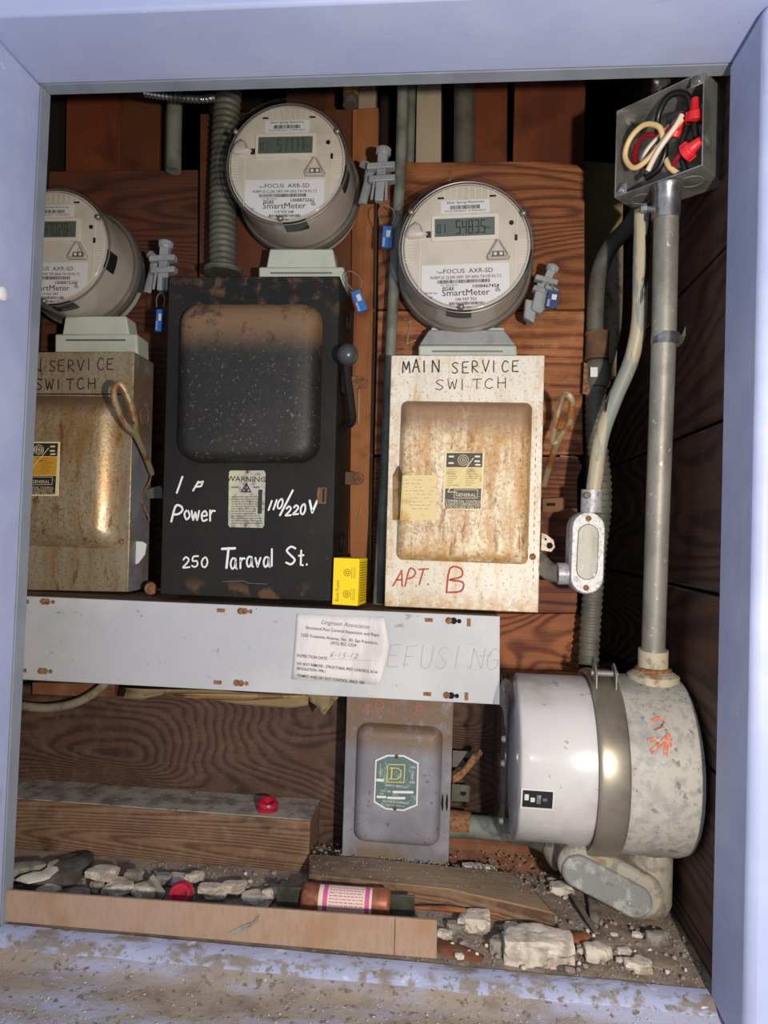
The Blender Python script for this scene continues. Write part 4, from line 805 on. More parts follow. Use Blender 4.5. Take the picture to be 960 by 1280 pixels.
tag(O('pipe_stub', G().cyl(P(188.5, 736, .935), P(189, 733, .99), .0085, 20), 'rust', bevel=.001), 'rusty round plug on top of the trough between two switch boxes', 'plug')
# --- grey safety switch at the bottom
YS = .93
ts = swbox('safety_switch', 'small grey safety switch box under the trough with an eight-sided nameplate', 'switch box', (497, 980), [(433.5, 864), (567.5, 868), (560.5, 1084), (427, 1076)], YS, .9745, 'greyswitch')
bulge(ts, (444, 905, 552, 1054), YS, .016, .015, 'greyswitch', pill, taper=.0042)
YSB = YS-.0165; oc = [(469, 950), (484, 943.5), (505, 944), (523.5, 953.5), (522, 1007), (505, 1014), (482, 1012), (467, 1003)]
pl = O('nameplate', G().prism(quad(oc, YSB-.0006), YSB-.0006, YSB+.0003), 'platewhite', ts, bevel=.0002)
cx_, cy_ = 495, 979; O('nameplate_field', G().prism(quad([(cx_+(x-cx_)*.93, cy_+(y-cy_)*.94) for x, y in oc], YSB-.0009), YSB-.0009, YSB-.0005), 'greenplate', pl)
yy = YSB-.0012; g = G(); g.ribbon([P(x, y, yy) for x, y in ((484.5, 955.5), (506, 956), (505, 978), (483.5, 977.5), (484.5, 955.5))], .0012)
g.ribbon([P(x, y, yy) for x, y in ((490, 960), (489, 973.5))], .0018); g.ribbon([P(x, y, yy) for x, y in ((487.5, 960), (497, 960.3), (501.5, 963.5), (501, 970.5), (496.5, 974), (487, 973.7))], .0012); O('emblem', g, 'plateyel', pl)
g = G(); k_ = u_at(yy)
def st_(s_, x, y, cap, sx=1): q = P(x, y, yy); text(g, s_, q.x, q.z, yy, cap*k_*1.4, sx=sx, rot=-.035)
st_('SAFETY SWITCH', 495, 984, 2.6, 1.05); st_('CAT. NO', 482, 990, 2.3); st_('AMPS', 477, 993, 1.8); st_('VOLTS', 494, 994.5, 1.8); st_('SQUARE D COMPANY', 494.5, 1004, 2.8, .85); st_('DETROIT, MICH.   MADE IN U.S.A.', 494, 1007.5, 1.5, .8)
st_('ON', 516, 960.5, 3); st_('OFF', 515, 979.5, 3)
g.ribbon([P(516, 963, yy), P(515.5, 974, yy)], .0004); g.ribbon([P(475.5, 955, yy), P(475, 972, yy)], .0004)
for x0, x1, y_ in ((471.5, 478.5, 975), (492, 515.5, 990), (472, 481.5, 996), (485, 505.5, 997.3)): g.ribbon([P(x0, y_, yy), P(x1, y_+.4, yy)], .0032 if x0 != 471.5 else .0036)
O('print', g, 'platewhite', pl)
for x, y in ((495.5, 946.5), (493.5, 1011)): q = P(x, y, YSB-.002); O('rivet', G().lathe([(.001, 0), (.0024, .0008), (.003, .0018)], q, n=14), 'brownrust', pl)
g = G(); hand(g, 'APT', 452, 893, 501, 894, 17, YS-.0003, .0018, gap=1.25, slant=.05); hand(g, 'A', 517, 894, 533, 894, 14, YS-.0003, .0018, gap=1.1); O('lettering', g, 'redf', ts)
q = P(556, 1003, YS)
for dx in (-3, 2.5): O('latch_slot', G().prism([P(556+dx, 991, YS), P(557.5+dx, 997, YS), P(557.3+dx, 1010, YS), P(555.5+dx, 1015, YS), P(554.3+dx, 1004, YS)], YS-.0004, YS), 'hole', ts)
for a in ([(566, 938), (592, 940), (592, 950), (586, 960), (565, 959)], [(565, 980), (588, 982), (587, 1003), (564, 1001)]):
    c = sum(x for x, _ in a)/len(a)+3, sum(y for _, y in a)/len(a)-.5
    lg = O('mounting_lug', G().prism(quad(a, .965), .965, .968), 'galvd', ts, bevel=.0005); O('lug_hole', G().cyl(P(c[0], c[1], .9645), P(c[0], c[1], .9652), .0042, 16), 'hole', lg)
O('switch_lever', G().prism(quad([(566, 970), (578, 962), (592, 942), (600, 937), (604, 942), (588, 962), (576, 975), (566, 980)], .93), .93, .937), 'rust', ts, bevel=.001)
# ================================================================ yellow fuse carton
yb = P(431, 757, YK-.03); 
t = thing('fuse_carton', 'small yellow fuse carton standing on the trough against the black box', 'carton', (P(447, 757.5, .876).x, .876, P(447, 757.5, .876).z), (0, 0, math.radians(-8)))
w_, d_, h_ = .0335, .040, .0590
O('carton', G().box(-w_, 0, 0, d_, 0, h_), 'yellow', t, local=True, bevel=.0006)
g = G(); 
text(g, 'Buss Fuses', 0, 0, 0, .0062, 'LEFT'); m = Matrix.Translation((-w_+.0085, -.0004, .004)) @ Matrix.Rotation(math.radians(-90), 4, 'Y'); g.xf(m)
for z_ in (.014, .041): g.torus((-.015, -.0003, z_), .0042, .0004, n=24, m=4); g.torus((-.015, -.0003, z_), .0018, .0005, n=16, m=4)
for z_ in (.007, .034):
    for dx in (-.009, -.0065, -.0045): g.ribbon([(dx, -.0004, z_), (dx, -.0004, z_+.014)], .0005)
O('print', g, 'yprint', t, local=True)
g = G(); rn = random.Random(2)
for i in range(16):
    z_ = .005+i*.0032; y_ = .006
    while y_ < .035: l_ = rn.uniform(.003, .009); g.add([(.0006, y_, z_), (.0006, min(.036, y_+l_), z_), (.0006, min(.036, y_+l_), z_+.0012), (.0006, y_, z_+.0012)], [(0, 1, 2, 3)]); y_ += l_+.0012
O('side_print', g, 'yprint', t, local=True)
# ================================================================ PIPES
def pipe(name, pts, r, mat, label, cat='conduit', n=18, sp=True, grp=None, kx=8):
    p = [P(*q) for q in pts]; return tag(O(name, G().tube(spline(p, kx) if sp else p, r, n), mat, smooth=60), label, cat, grp)
def corr(name, pts, r, pitch, depth, mat, label, parent=None, cat='flexible conduit', n=18):
    p = spline([P(*q) for q in pts], 24); L = sum((b-a).length for a, b in zip(p, p[1:])); N = int(L/pitch)*4
    o = []; acc = 0; i = 0
    for k_ in range(N+1):
        d = L*k_/N
        while i < len(p)-2 and acc+(p[i+1]-p[i]).length < d: acc += (p[i+1]-p[i]).length; i += 1
        s_ = (p[i+1]-p[i]).length; o.append(p[i]+(p[i+1]-p[i])*min(1, (d-acc)/max(s_, 1e-6)))
    rad = [r-depth*(.5-.5*math.cos(math.pi*k_/2)) for k_ in range(N+1)]
    ob = O(name, G().tube(o, r, n, rad=rad), mat, parent, smooth=70)
    return tag(ob, label, cat) if not parent else ob
pipe('painted_pipe', [(504, 60, .968), (501, 200, .968), (490, 400, .968), (482, 590, .968), (472, 764, .968)], .0078, 'greenp', 'tall grey-green painted pipe between the black box and cream box', 'pipe')
pipe('painted_pipe', [(516, 60, 1.03), (512, 230, 1.03)], .006, 'greenp', 'short thin pipe at the top right beside the tall grey-green pipe', 'pipe')
pipe('conduit', [(219, 60, 1.04), (217, 214, 1.04)], .0118, 'greenp', 'grey pipe rising above the left mounting plank at top left')
t = thing('conduit', 'short grey pipe with a yellow band above the highest meter', 'conduit', P(438, 132, 1.03)); O('tube', G().cyl(P(439, 50, 1.02), P(438, 132, 1.02), .0115, 18), 'galvd', t)
O('yellow_band', G().cyl(P(438.5, 104, 1.02), P(438.3, 121, 1.02), .0118, 18), 'yellowplate', t)
pipe('conduit', [(581, 40, 1.055), (580, 205, 1.055), (580, 230, 1.055)], .0158, 'galvd', 'thick grey pipe above the right meter between pale and red boards')
corr('flexible_conduit', [(290, 60, 1.005), (283, 150, 1.005), (279, 250, 1.0), (279, 340, .985)], .0205, .0095, .0028, 'galvd', 'thick ribbed grey conduit entering the top left of the black box')
fc = bpy.data.objects['flexible_conduit']; q = P(279, 342, .985)
O('lock_ring', G().lathe([(.026, 0), (.028, .002), (.028, .006), (.024, .009)], (q.x, .985, q.z), (0, 0, 1), 24), 'galvd', fc)
corr('steel_flex', [(182, 116, .93), (215, 121, .93), (250, 124, .94), (266, 122, .95)], .0062, .0052, .0022, 'steel', 'bright spiral steel conduit crossing the pipe at top left')
corr('steel_flex', [(365, 108, .93), (385, 104, .93), (396, 101, .93)], .0035, .004, .0015, 'steel', 'small bit of bright spiral conduit above the highest meter')
t = thing('main_conduit', 'thick galvanised conduit running from the open junction box down to the round meter can', 'conduit', P(817, 845, .86))
O('tube', G().tube([P(833, 262, .80), P(830, 420, .82), P(822, 640, .845), P(816, 828, .872)], .0134, 22), 'galv', t)
q = P(834, 232, .797); q2 = P(832.5, 272, .80); O('connector', G().lathe([(.017, 0), (.0165, .004), (.0152, .006), (.0152, .036)], q, q2-q, 24), 'steel', t)
sq = P(818, 262, .79); g = G().cyl(sq, sq+Vector((-.012, -.003, 0)), .0032, 12); g.lathe([(.0055, 0), (.006, .003), (.004, .006)], sq+Vector((-.010, -.003, 0)), (-1, 0, 0), 8); O('set_screw', g, 'steel', t)
O('coupling', G().cyl(P(816.5, 812, .871), P(815.5, 846, .874), .0172, 24), 'creamhub', t)
g = G().lathe([(.014+.0138, -.006), (.0146, -.004), (.0146, .004), (.0278, .006)], P(831.5, 424, .82), (0.04, 0, 1), 24, False, False) if False else G().cyl(P(832, 417, .8205), P(831, 431, .821), .0151, 24)
stp = O('strap', g, 'steel', t)
O('strap_tail', G().loops([[P(x, y, .81+dy) for x, y in ((a, b-6), (a, b+6))]+[P(x, y, .814+dy) for x, y in ((a, b+6), (a, b-6))] for a, b, dy in ((838, 428, .0), (847, 428, .006), (853, 423, .010), (857, 413, .010))]), 'steel', stp)
pipe('flaking_conduit', [(803, 262, .84), (801, 330, .85), (799, 400, .86), (789, 450, .87), (768, 500, .875), (752, 545, .875), (745, 590, .875), (741, 622, .875)], .0092, 'flake', 'flaking painted conduit bending from the junction box down to the oval fitting', kx=8)
fcc = bpy.data.objects['flaking_conduit']
t = thing('oval_fitting', 'silver oval conduit fitting with a screwed cover beside the cream box', 'fitting', P(734, 738, .90))
def capsule(px0, px1, r, Y0, Y1, ins=0, n=10):
    a = P(px0[0], px0[1], Y0); b = P(px1[0], px1[1], Y0); d = Vector((b.x-a.x, 0, b.z-a.z)).normalized(); an = math.atan2(d.z, d.x)
    o = []
    for c, s_ in ((b, -90), (a, 90)):
        for j in range(n+1): th = an+math.radians(s_+180*j/n); o.append((c.x+math.cos(th)*r, c.z+math.sin(th)*r))
    return o
ov = capsule((734, 722), (736, 660), .0205, .865, .9)
O('body', G().prism(ov, .870, .905), 'silverfit', t, bevel=.003)
O('cover', G().prism(capsule((734, 722), (736, 660), .0195, .865, .9), .866, .870), 'silverfit', t, bevel=.0012)
O('cover_boss', G().prism(capsule((734, 712), (736, 668), .0125, .863, .9), .8645, .867), 'galv', t, bevel=.001)
for x, y in ((736, 648), (733, 735)): q = P(x, y, .8635); O('screw', G().lathe([(.002, 0), (.0034, .0008), (.0036, .0026)], q, n=12), 'rust', t)
O('collar', G().cyl(P(740, 612, .876), P(739, 640, .878), .0128, 20), 'silverfit', t)
q = P(734, 619, .862); O('collar_screw', G().lathe([(.003, 0), (.004, .001), (.004, .006)], q, n=12), 'galvd', t)
O('side_hub', G().cyl(P(697, 717, .885), P(718, 717, .885), .0135, 20), 'silverfit', t)
pipe('elbow_pipe', [(672, 700, .935), (678, 706, .92), (688, 715, .90), (700, 717, .886)], .0115, 'galv', 'short curved pipe from the cream box to the silver oval fitting', 'pipe')
# bent conduit in the gap
pipe('bent_conduit', [(800, 262, .99), (785, 284, .99), (762, 310, .99), (748, 345, .99), (744, 390, .99), (744, 425, .99)], .0175*.66, 'galvd', 'dull grey conduit bending down in the gap right of the planks')
t = thing('flexible_conduit', 'dark ribbed conduit hanging from a coupling down behind the oval fitting', 'flexible conduit', P(738, 830, .99))
O('coupling', G().lathe([(.0165, 0), (.0165, .004), (.0155, .005), (.0155, .034), (.0165, .035), (.0165, .038)], P(746, 450, .985), (0, 0, 1), 22), 'brownrust', t)
O('connector', G().lathe([(.016, 0), (.018, .004), (.018, .030), (.014, .036)], P(746, 484, .985), (0, 0, 1), 22), 'galvd', t)
O('connector_tag', G().prism(quad([(738, 459), (747, 459), (747, 471), (738, 471)], .964), .964, .966), 'lblw', t)
corr('corrugated_tube', [(745, 480, .985), (745, 540, .98), (752, 620, .975), (744, 700, .97), (738, 780, .965), (735, 832, .955)], .0145, .0085, .002, 'galvd', '', parent=t)
pipe('cream_pipe', [(766, 300, 1.12), (764, 400, 1.12), (757, 440, 1.12), (740, 490, 1.12)], .016, 'creamhub', 'dull cream pipe behind the bent grey conduit', 'pipe')
pipe('dark_pipe', [(815, 270, 1.2), (812, 420, 1.2)], .009, 'beamr', 'thin brown pipe deep behind the main conduit', 'pipe')
g = G().prism(quad([(730, 452), (744, 460), (745, 480), (737, 494), (728, 492)], .975), .975, .978); tag(O('brass_flange', g, 'rust', bevel=.001), 'small brown flange piece sticking out beside the ribbed conduit coupling', 'flange')
# under-trough cable and kraft paper
pipe('curved_cable', [(-20, 876, .965), (20, 881, .965), (55, 885, .965), (90, 880, .965), (118, 866, .965), (138, 848, .965)], .0062, 'cable', 'grey sheathed cable curving under the left end of the trough', 'cable')
def sheet(name, pxs, Y, mat, label, amp=.003, cat='paper', seed=1):
    # pxs: list of (top,bottom) px pairs
    g = G(); n = len(pxs)
    for i, (a, b) in enumerate(pxs):
        for j in range(5):
            v = j/4; p = P(a[0]+(b[0]-a[0])*v, a[1]+(b[1]-a[1])*v, Y); p.y += amp*noise.noise(Vector((i*.9+seed, j*.8, seed)))*2; g.v.append(p)
    for i in range(n-1):
        for j in range(4): a = i*5+j; g.f.append((a, a+1, a+6, a+5))
    o = O(name, g, mat, smooth=20); o.modifiers.new('solid', 'SOLIDIFY').thickness = .0006; return tag(o, label, cat)
sheet('paper_strip', [((157, 860), (155, 875)), ((180, 861), (178, 874)), ((205, 862), (205, 868)), ((235, 862), (236, 869)), ((270, 863), (270, 876)), ((300, 865), (301, 880)), ((335, 867), (336, 884)), ((365, 868), (366, 884)), ((386, 868), (385, 882))], .93, 'paper', 'torn kraft paper strip hanging below the trough', seed=2)
sheet('paper_strip', [((205, 867), (205, 869)), ((250, 867), (250, 874)), ((300, 868), (300, 876)), ((350, 869), (350, 874)), ((380, 869), (380, 872))], .922, 'tape', 'orange-stained paper edge just under the trough', seed=5)
sheet('paper_scrap', [((383, 868), (388, 876)), ((392, 868), (396, 884)), ((402, 868), (403, 896)), ((413, 869), (408, 890)), ((424, 870), (417, 878))], .925, 'paper', 'crumpled kraft paper flap beside the top left of the grey safety switch', amp=.007, seed=7)
# bolt in the left jamb
q = P(22, 367, YB-.055); tag(O('bolt_head', G().lathe([(.0045, .006), (.0075, .004), (.0075, -.001)], (XL, q.y, q.z), (1, 0, 0), 16), 'lblw'), 'painted round bolt head on the left jamb', 'bolt')
# ================================================================ ROUND METER CAN (axis sideways, fixed to the right wall)
yc, zc = .879, P(740, 948, .879).z
t = thing('round_meter', 'big round grey-white meter can lying sideways at lower right under the thick conduit', 'meter', (XW, yc, zc))
RC = .1035; x0 = .062; xb = XW-.004
def LX(prof, n=72, **k):   # profile (r, x) around the X axis
    return G().lathe([(r, x) for r, x in prof], (0, yc, zc), (1, 0, 0), n, **k)
XB0, XB1 = .166, .197
O('can', LX([(RC*.90, XB1-.004), (RC*.985, XB1-.003), (RC*.99, xb-.012), (RC*.965, xb-.002), (RC*.8, xb)]), 'canb', t, smooth=50)
bd = O('band', LX([(RC*.98, XB0-.001), (RC*1.025, XB0), (RC*1.035, XB0+.003), (RC*1.03, XB0+.012), (RC*1.035, XB1-.003), (RC*1.02, XB1), (RC*.98, XB1)], cap0=False, cap1=False), 'band', t, smooth=50)
O('inner_can', LX([(RC*.001, x0+.020), (RC*.90, x0+.020), (RC*.93, x0+.023), (RC*.935, XB0)], cap0=False), 'canw', t, smooth=50)
O('cover', LX([(RC*.001, x0), (RC*.80, x0+.001), (RC*.925, x0+.006), (RC*.965, x0+.014), (RC*.97, x0+.03), (RC*.975, XB0-.004), (RC*.99, XB0)], cap0=False, cap1=False), 'clearg', t, smooth=60)
for xx, rr in ((x0+.004, .90), (x0+.016, .968)): O('cover_rib', G().torus((xx, yc, zc), RC*rr, .0012, (1, 0, 0), 72, 6), 'clearg', t)
for s_, a in ((1, 75), (1, 40), (1, -10)):
    an = math.radians(a); O('cover_rivet', G().lathe([(.001, -.002), (.003, -.001), (.004, .003)], (x0+.001, yc-math.sin(math.radians(70+a*.1))*RC*.82, zc+math.cos(an)*RC*.5*(1 if a > 0 else -1)), (1, 0, 0), 12), 'ringm', t)
# window cut in the white can: dark recess with counter works
def curved(xa, xb_, a0, a1, r, m, name, par, th=.001, n=8):
    L = []
    for i in range(n+1):
        a = math.radians(a0+(a1-a0)*i/n); s_, c_ = math.sin(a), math.cos(a)
        L.append([Vector((x, yc-c_*rr, zc+s_*rr)) for x, rr in ((xa, r), (xb_, r), (xb_, r-th), (xa, r-th))])
    return O(name, G().loops(L), m, par)
wn = curved(.083, .119, -4, -18.5, RC*.9375+.0003, 'platewhite', 'window_frame', t)
curved(.085, .117, -5.5, -17, RC*.9375+.0006, 'hole', 'window', wn)
g = G()
for i in range(4): curved(.087+i*.0065, .0915+i*.0065, -8-(i % 2)*2, -12-(i % 3), RC*.9375+.0010, 'platewhite' if i < 2 else 'galv', 'register_mark', wn, .0004, 3)
g = G()
for pts in ([(-12, 24, 0), (-2, 27, 0), (3, 22, 0), (0, 16, 0), (-9, 12, 0)], [(-17, -1, 0), (-9, 1, 0), (-2, -1, 0)], [(-13, -15, 0), (-6, -9, 0), (2, -2, 0), (9, 7, 0)], [(9, 9, 0), (8, -2, 0), (5, -13, 0), (5, -21, 0)], [(11, 3, 0), (10, -8, 0)]):
    w = [];
    for a, b, _ in pts:
        px, py = 827+a, 925-b; d = ray(px, py)       # stroke wraps round the can
        # intersect ray with cylinder
        A_ = d.y**2+d.z**2; B_ = 2*(d.y*(-yc)+d.z*(CZ-zc)); C_ = yc**2+(CZ-zc)**2-(RC*.994)**2; tt = (-B_-math.sqrt(B_*B_-4*A_*C_))/(2*A_)
        w.append(CO+d*tt)
    g.tube(w, .0022, 6, flat=.35)
O('red_mark', g, 'orangep', t)
# clear clasp on top of the band
bx_ = (XB0+XB1)/2; zt = zc+RC*1.02; yf = yc-.035
cl = O('clasp', G().loops([[Vector((bx_+dx, yf+dy, zt+dz)) for dy, dz in ((-.012, -.012), (-.012, .010), (.006, .016), (.02, .004))] for dx in (-.011, .011)] ), 'clear', t, bevel=.001)
cl2 = O('clasp_bolt', G().cyl((bx_-.016, yf-.002, zt+.004), (bx_+.014, yf-.002, zt+.004), .0036, 12), 'galv', cl)
for dx in (-.012, .010): O('clasp_wing', G().loops([[Vector((bx_+dx+e, yf+a, zt+b)) for a, b in ((-.016, -.018), (-.016, .004), (-.010, .012), (0, .016), (.008, .012), (.010, -.004))] for e in (-.001, .001)]), 'galv', cl, bevel=.0006)
O('clasp_tail', G().tube(spline([(bx_-.012, yf+.002, zt+.006), (bx_-.026, yf, zt+.002), (bx_-.034, yf-.002, zt-.006)]), .0028, 8, flat=.5), 'clear', cl)
hx_ = P(816, 846, .874)
O('hub_flange', G().lathe([(.030, -.006), (.030, .003), (.022, .008), (.018, .009)], (hx_.x, .874, zc+RC*.985), (0, 0, 1), 28), 'creamhub', t, label='rust-edged hub under the conduit', bevel=.0006)
O('hub_rust', G().torus((hx_.x, .874, zc+RC+.008), .0185, .003, (0, 0, 1), 24, 6), 'rust', t)
# LB elbow below the can
t = thing('conduit_elbow', 'cast conduit elbow with an oval cover under the round meter can', 'fitting', P(800, 1150, .86))
hb = P(812, 1062, .875)
O('hub', G().lathe([(.024, .0), (.026, -.006), (.026, -.060), (.022, -.072), (.012, -.078)], (hb.x, .875, zc-RC*.97), (0, 0, 1), 28), 'lb', t, smooth=50)
O('hub_nut', G().lathe([(.0215, .004), (.0215, -.007)], (hb.x, .875, zc-RC*.985), (0, 0, 1), 6), 'rust', t, bevel=.001)
cp = capsule((728, 1087), (806, 1128), .0255, .83, .9, n=12)
O('body', G().prism(cp, .838, .885), 'lb', t, bevel=.006)
cp = capsule((724, 1092), (796, 1130), .0185, .83, .9, n=12)
O('cover', G().prism(cp, .832, .840), 'lbcover', t, bevel=.003)
q = P(788, 1131, .8295); O('screw', G().lathe([(.0012, 0), (.003, .0008), (.0034, .003)], q, n=14), 'lbcover', t)
O('side_hub', G().lathe([(.016, 0), (.020, .008), (.022, .018)], P(690, 1056, .90), P(728, 1086, .868)-P(690, 1056, .90), 24), 'lb', t, smooth=50)
O('hub_ring', G().torus(P(700, 1064, .893), .0185, .0018, (P(728, 1086, .868)-P(690, 1056, .90)).normalized(), 28, 6), 'creamhub', t)
pipe('grey_pipe', [(562, 1032, .952), (600, 1034, .945), (650, 1040, .93), (680, 1050, .91), (700, 1064, .893)], .0148, 'greenp', 'grey pipe from the safety switch to the cast elbow below the can', 'pipe')
O('sleeve', G().cyl(P(563, 1027, .950), P(588, 1030, .947), .0152, 18), 'rust', bpy.data.objects['grey_pipe'])
# ================================================================ JUNCTION BOX
S = .102; ph = math.radians(43)
c0 = P(821.5, 171, .79)
t = thing('junction_box', 'open square steel junction box full of wires at the top right', 'junction box', (c0.x, c0.y, c0.z), (0, 0, -ph))
# local: x along face (to the right/near), y = depth away, z up
h = S/2; th = .0014; dp = .058
O('back_plate', G().box(-h, h, dp-th, dp, -h, h), 'jbox', t, local=True)
O('side_plate', G().box(-h, -h+th, 0, dp-th, -h, h), 'jbox', t, local=True, bevel=.0004)
O('side_plate', G().box(h-th, h, 0, dp-th, -h, h), 'jbox', t, local=True, bevel=.0004)
bt = O('bottom_plate', G().box(-h+th, h-th, 0, dp-th, -h, -h+th), 'jbox', t, local=True, bevel=.0004)
O('top_plate', G().box(-h+th, h-th, 0, dp-th, h-th, h), 'jbox', t, local=True, bevel=.0004)
for x, z in ((-h+.008, -h+.007), (h-.008, h-.007)):
    er = O('screw_ear', G().box(x-.007, x+.007, .0005, .002, z-.006, z+.006), 'jbox', t, local=True, bevel=.001)
    O('screw', G().lathe([(.001, -.003), (.004, -.0022), (.0045, 0)], (x, .0005, z), n=14), 'steel', er, local=True)
for x, z, r_ in ((-.022, -.020, .015), (-.018, .020, .013), (.018, .024, .014), (.01, -.02, .013)): O('knockout', G().torus((x, dp-th, z), r_, .0006, n=32, m=4), 'galv', t, local=True)
for x in (-.03, .028): O('knockout', G().torus((x, .025, -h), .012, .0005, (0, 0, 1), 28, 4), 'galv', bt, local=True)
for z in (.018, -.006, -.03): O('side_hole', G().cyl((-h+.006, dp-th-.0003, z), (-h+.006, dp-th, z), .0018, 10), 'hole', t, local=True)
O('inner_connector', G().lathe([(.0135, 0), (.0145, .002), (.0145, .010), (.012, .016)], (.012, .026, .012), (0, 0, 1), 22), 'steel', t, local=True)
M_ = t.matrix_basis
def wire(name, pts, r, mat, label, cat='wire', grp='wires in the junction box'):
    p = [M_ @ Vector(q) for q in pts]; return tag(O(name, G().tube(spline(p, 7), r, 10), mat, smooth=70), label, cat)
k_ = S/112    # ~ one photo pixel of face height
wire('wire', [(-.005, .010, -.040), (-.012, .008, -.022), (.006, .002, -.006), (.002, .000, .010), (-.016, .000, .020), (-.034, .002, .012), (-.040, .003, -.006), (-.028, .001, -.024), (-.010, -.001, -.022), (.012, -.002, -.006), (.028, 0, .008)][2:], .0031, 'wcream', 'cream wire bent into an open loop in the junction box')
wire('wire', [(.004, .012, -.022), (.010, .010, -.034), (.018, .012, -.043)], .0031, 'wcream', 'short cream wire end poking to the bottom of the junction box')
wire('wire', [(.012, .022, .026), (.002, .012, .010), (-.016, .008, -.006), (-.024, .010, -.022)], .0028, 'wwhite', 'white wire coming out of the inner connector behind the loop')
wire('wire', [(.028, -.001, .012), (.022, -.003, .001), (.004, -.004, -.018), (-.010, 0, -.034)], .0030, 'wwhite', 'white wire with fine print crossing in front of the cream loop')
wire('wire', [(-.034, .020, .014), (-.022, .014, .016), (-.004, .012, .008), (.012, .014, .002), (.020, .018, .022)], .0029, 'wred', 'dark red wire behind the cream loop')
wire('wire', [(-.036, .02, .012), (-.034, .014, -.010), (-.018, .010, -.022)], .0034, 'wred', 'dark red wire at the left inside the junction box')
wire('wire', [(.010, .014, -.036), (.020, .006, -.030), (.034, .004, -.022)], .0029, 'wred', 'dark red wire leading into the lower wire nut')
wire('wire', [(-.008, .020, .004), (-.006, .012, .030), (.010, .006, .044), (.028, .008, .038), (.034, .012, .012), (.038, .012, -.012)], .0036, 'wblack', 'thick black wire arching over the inner connector')
wire('wire', [(.030, .016, .030), (.026, .012, .000), (.022, .010, -.020), (.026, .016, -.044)], .0036, 'wblack', 'black wire dropping down the middle of the junction box')
wire('wire', [(-.004, .012, .006), (.006, .008, -.012), (-.004, .012, -.030), (-.020, .014, -.034)], .0036, 'wblack', 'black wire tangled behind the cream loop')
def nut(x, y, z, d, l, label):
    p = M_ @ Vector((x, y, z)); dd = (M_.to_3x3() @ Vector(d)).normalized()
    tt = thing('wire_nut', label, 'wire nut', p)
    O('shell', G().lathe([(.0095, 0), (.0092, l*.35), (.0062, l*.5), (.0045, l)], p, dd, 14), 'wirenut', tt, bevel=.0004)
    a = dd.cross(Vector((0, 1, .2))).normalized()*.0098
    b = dd.cross(a).normalized()*.002
    O('wing', G().loops([[p+s_*a+c_*b+dd*hh for s_, c_ in ((-1, -1), (1, -1), (1, 1), (-1, 1))] for hh in (0, l*.4)]), 'wirenut', tt)
nut(.030, .003, -.030, (.9, -.1, .35), .020, 'red wire nut at the lower right inside the junction box')
nut(.036, .012, .006, (.0, 0, 1), .026, 'red wire nut at the right edge inside the junction box')
nut(.012, .014, .002, (.6, -.3, .8), .018, 'red wire nut half hidden behind the crossing white wire')
t = thing('top_connector', 'bright steel connector on top of the junction box', 'connector', P(818, 110, .80))
O('barrel', G().cyl(P(826, 128, .815), P(827, 60, .815), .0105, 18), 'steel', t); q = P(822, 101, .80); O('screw', G().lathe([(.003, -.004), (.005, -.002), (.004, .004)], q, n=10), 'steel', t)
# ================================================================ DEBRIS
def rk(name, px, py, wpx, hpx, mat, label, cat='plaster chunk', seed=None, rot=0, lift=.35, dy=.7, lev=3, grp=None, base=FL, amp=.32):
    p = PZ(px, py, base+.006); k_ = p.y/F; rx = wpx*k_/2*1.1; rz = hpx*k_/2*1.1
    rz = max(rz*.75, .003); p = PZ(px, py, base+rz*lift+.003)
    return tag(O(name, G().rock(p, rx, rx*dy, rz, seed or int(px*7+py), lev, amp, rot), mat, smooth=28), label, cat, grp)
rk('plaster_chunk', 672, 1184, 88, 52, 'plaster', 'largest broken plaster chunk near the middle of the sill', seed=3, dy=.6, lev=4, amp=.4)
rk('plaster_chunk', 592, 1153, 42, 36, 'plaster', 'rounded plaster chunk just right of the cardboard end', seed=5, lev=4)
rk('plaster_chunk', 747, 1191, 34, 30, 'plaster', 'flat plaster flake to the right of the largest chunk', seed=8)
rk('plaster_chunk', 797, 1206, 34, 20, 'plaster', 'pale plaster chunk nearest the dark right corner of the floor', seed=9)
rk('plaster_chunk', 626, 1182, 30, 28, 'greyst', 'grey broken lump touching the left of the largest chunk', seed=12)
rk('plaster_chunk', 592, 1085, 30, 17, 'plasterw', 'white plaster fragment beside the base of the grey safety switch', seed=13, base=FL+.01)
rk('plaster_chunk', 611, 1087, 17, 16, 'plasterw', 'small white fragment right of another by the safety switch', seed=14, base=FL+.01)
rk('plaster_chunk', 702, 1112, 32, 20, 'plasterw', 'white plaster lump below the cast elbow at the board end', seed=15)
rk('plaster_chunk', 150, 1110, 42, 26, 'plaster', 'whitish rough plaster lump behind the cardboard at left', seed=17)
rk('plaster_chunk', 182, 1113, 34, 22, 'plaster', 'cracked round plaster lump left of the dark stick', seed=18)
rk('plaster_chunk', 168, 1093, 24, 16, 'greyst', 'dark grey stone on top of the left plaster lumps', seed=19, base=FL+.02)
rk('plaster_chunk', 128, 1091, 40, 16, 'plaster', 'flat beige flake above the left plaster lumps', seed=20, base=FL+.012)
rk('plaster_chunk', 122, 1108, 20, 22, 'greyst', 'dark rounded stone by the folded dark cloth', seed=21)
rk('plaster_chunk', 224, 1100, 28, 20, 'plaster', 'crumbled plaster above the red fuse cap', seed=22)
rk('plaster_chunk', 570, 1160, 24, 18, 'greyst', 'grey fragment left of the rounded plaster chunk', seed=23)
rk('plaster_chunk', 672, 1151, 20, 18, 'greyst', 'grey stone behind the largest chunk', seed=24)
rk('plaster_chunk', 690, 1148, 14, 16, 'greyst', 'brownish stone right behind the largest chunk', seed=25)
rk('plaster_chunk', 796, 1169, 13, 9, 'plasterw', 'small white pebble under the elbow', 'pebble', seed=26)
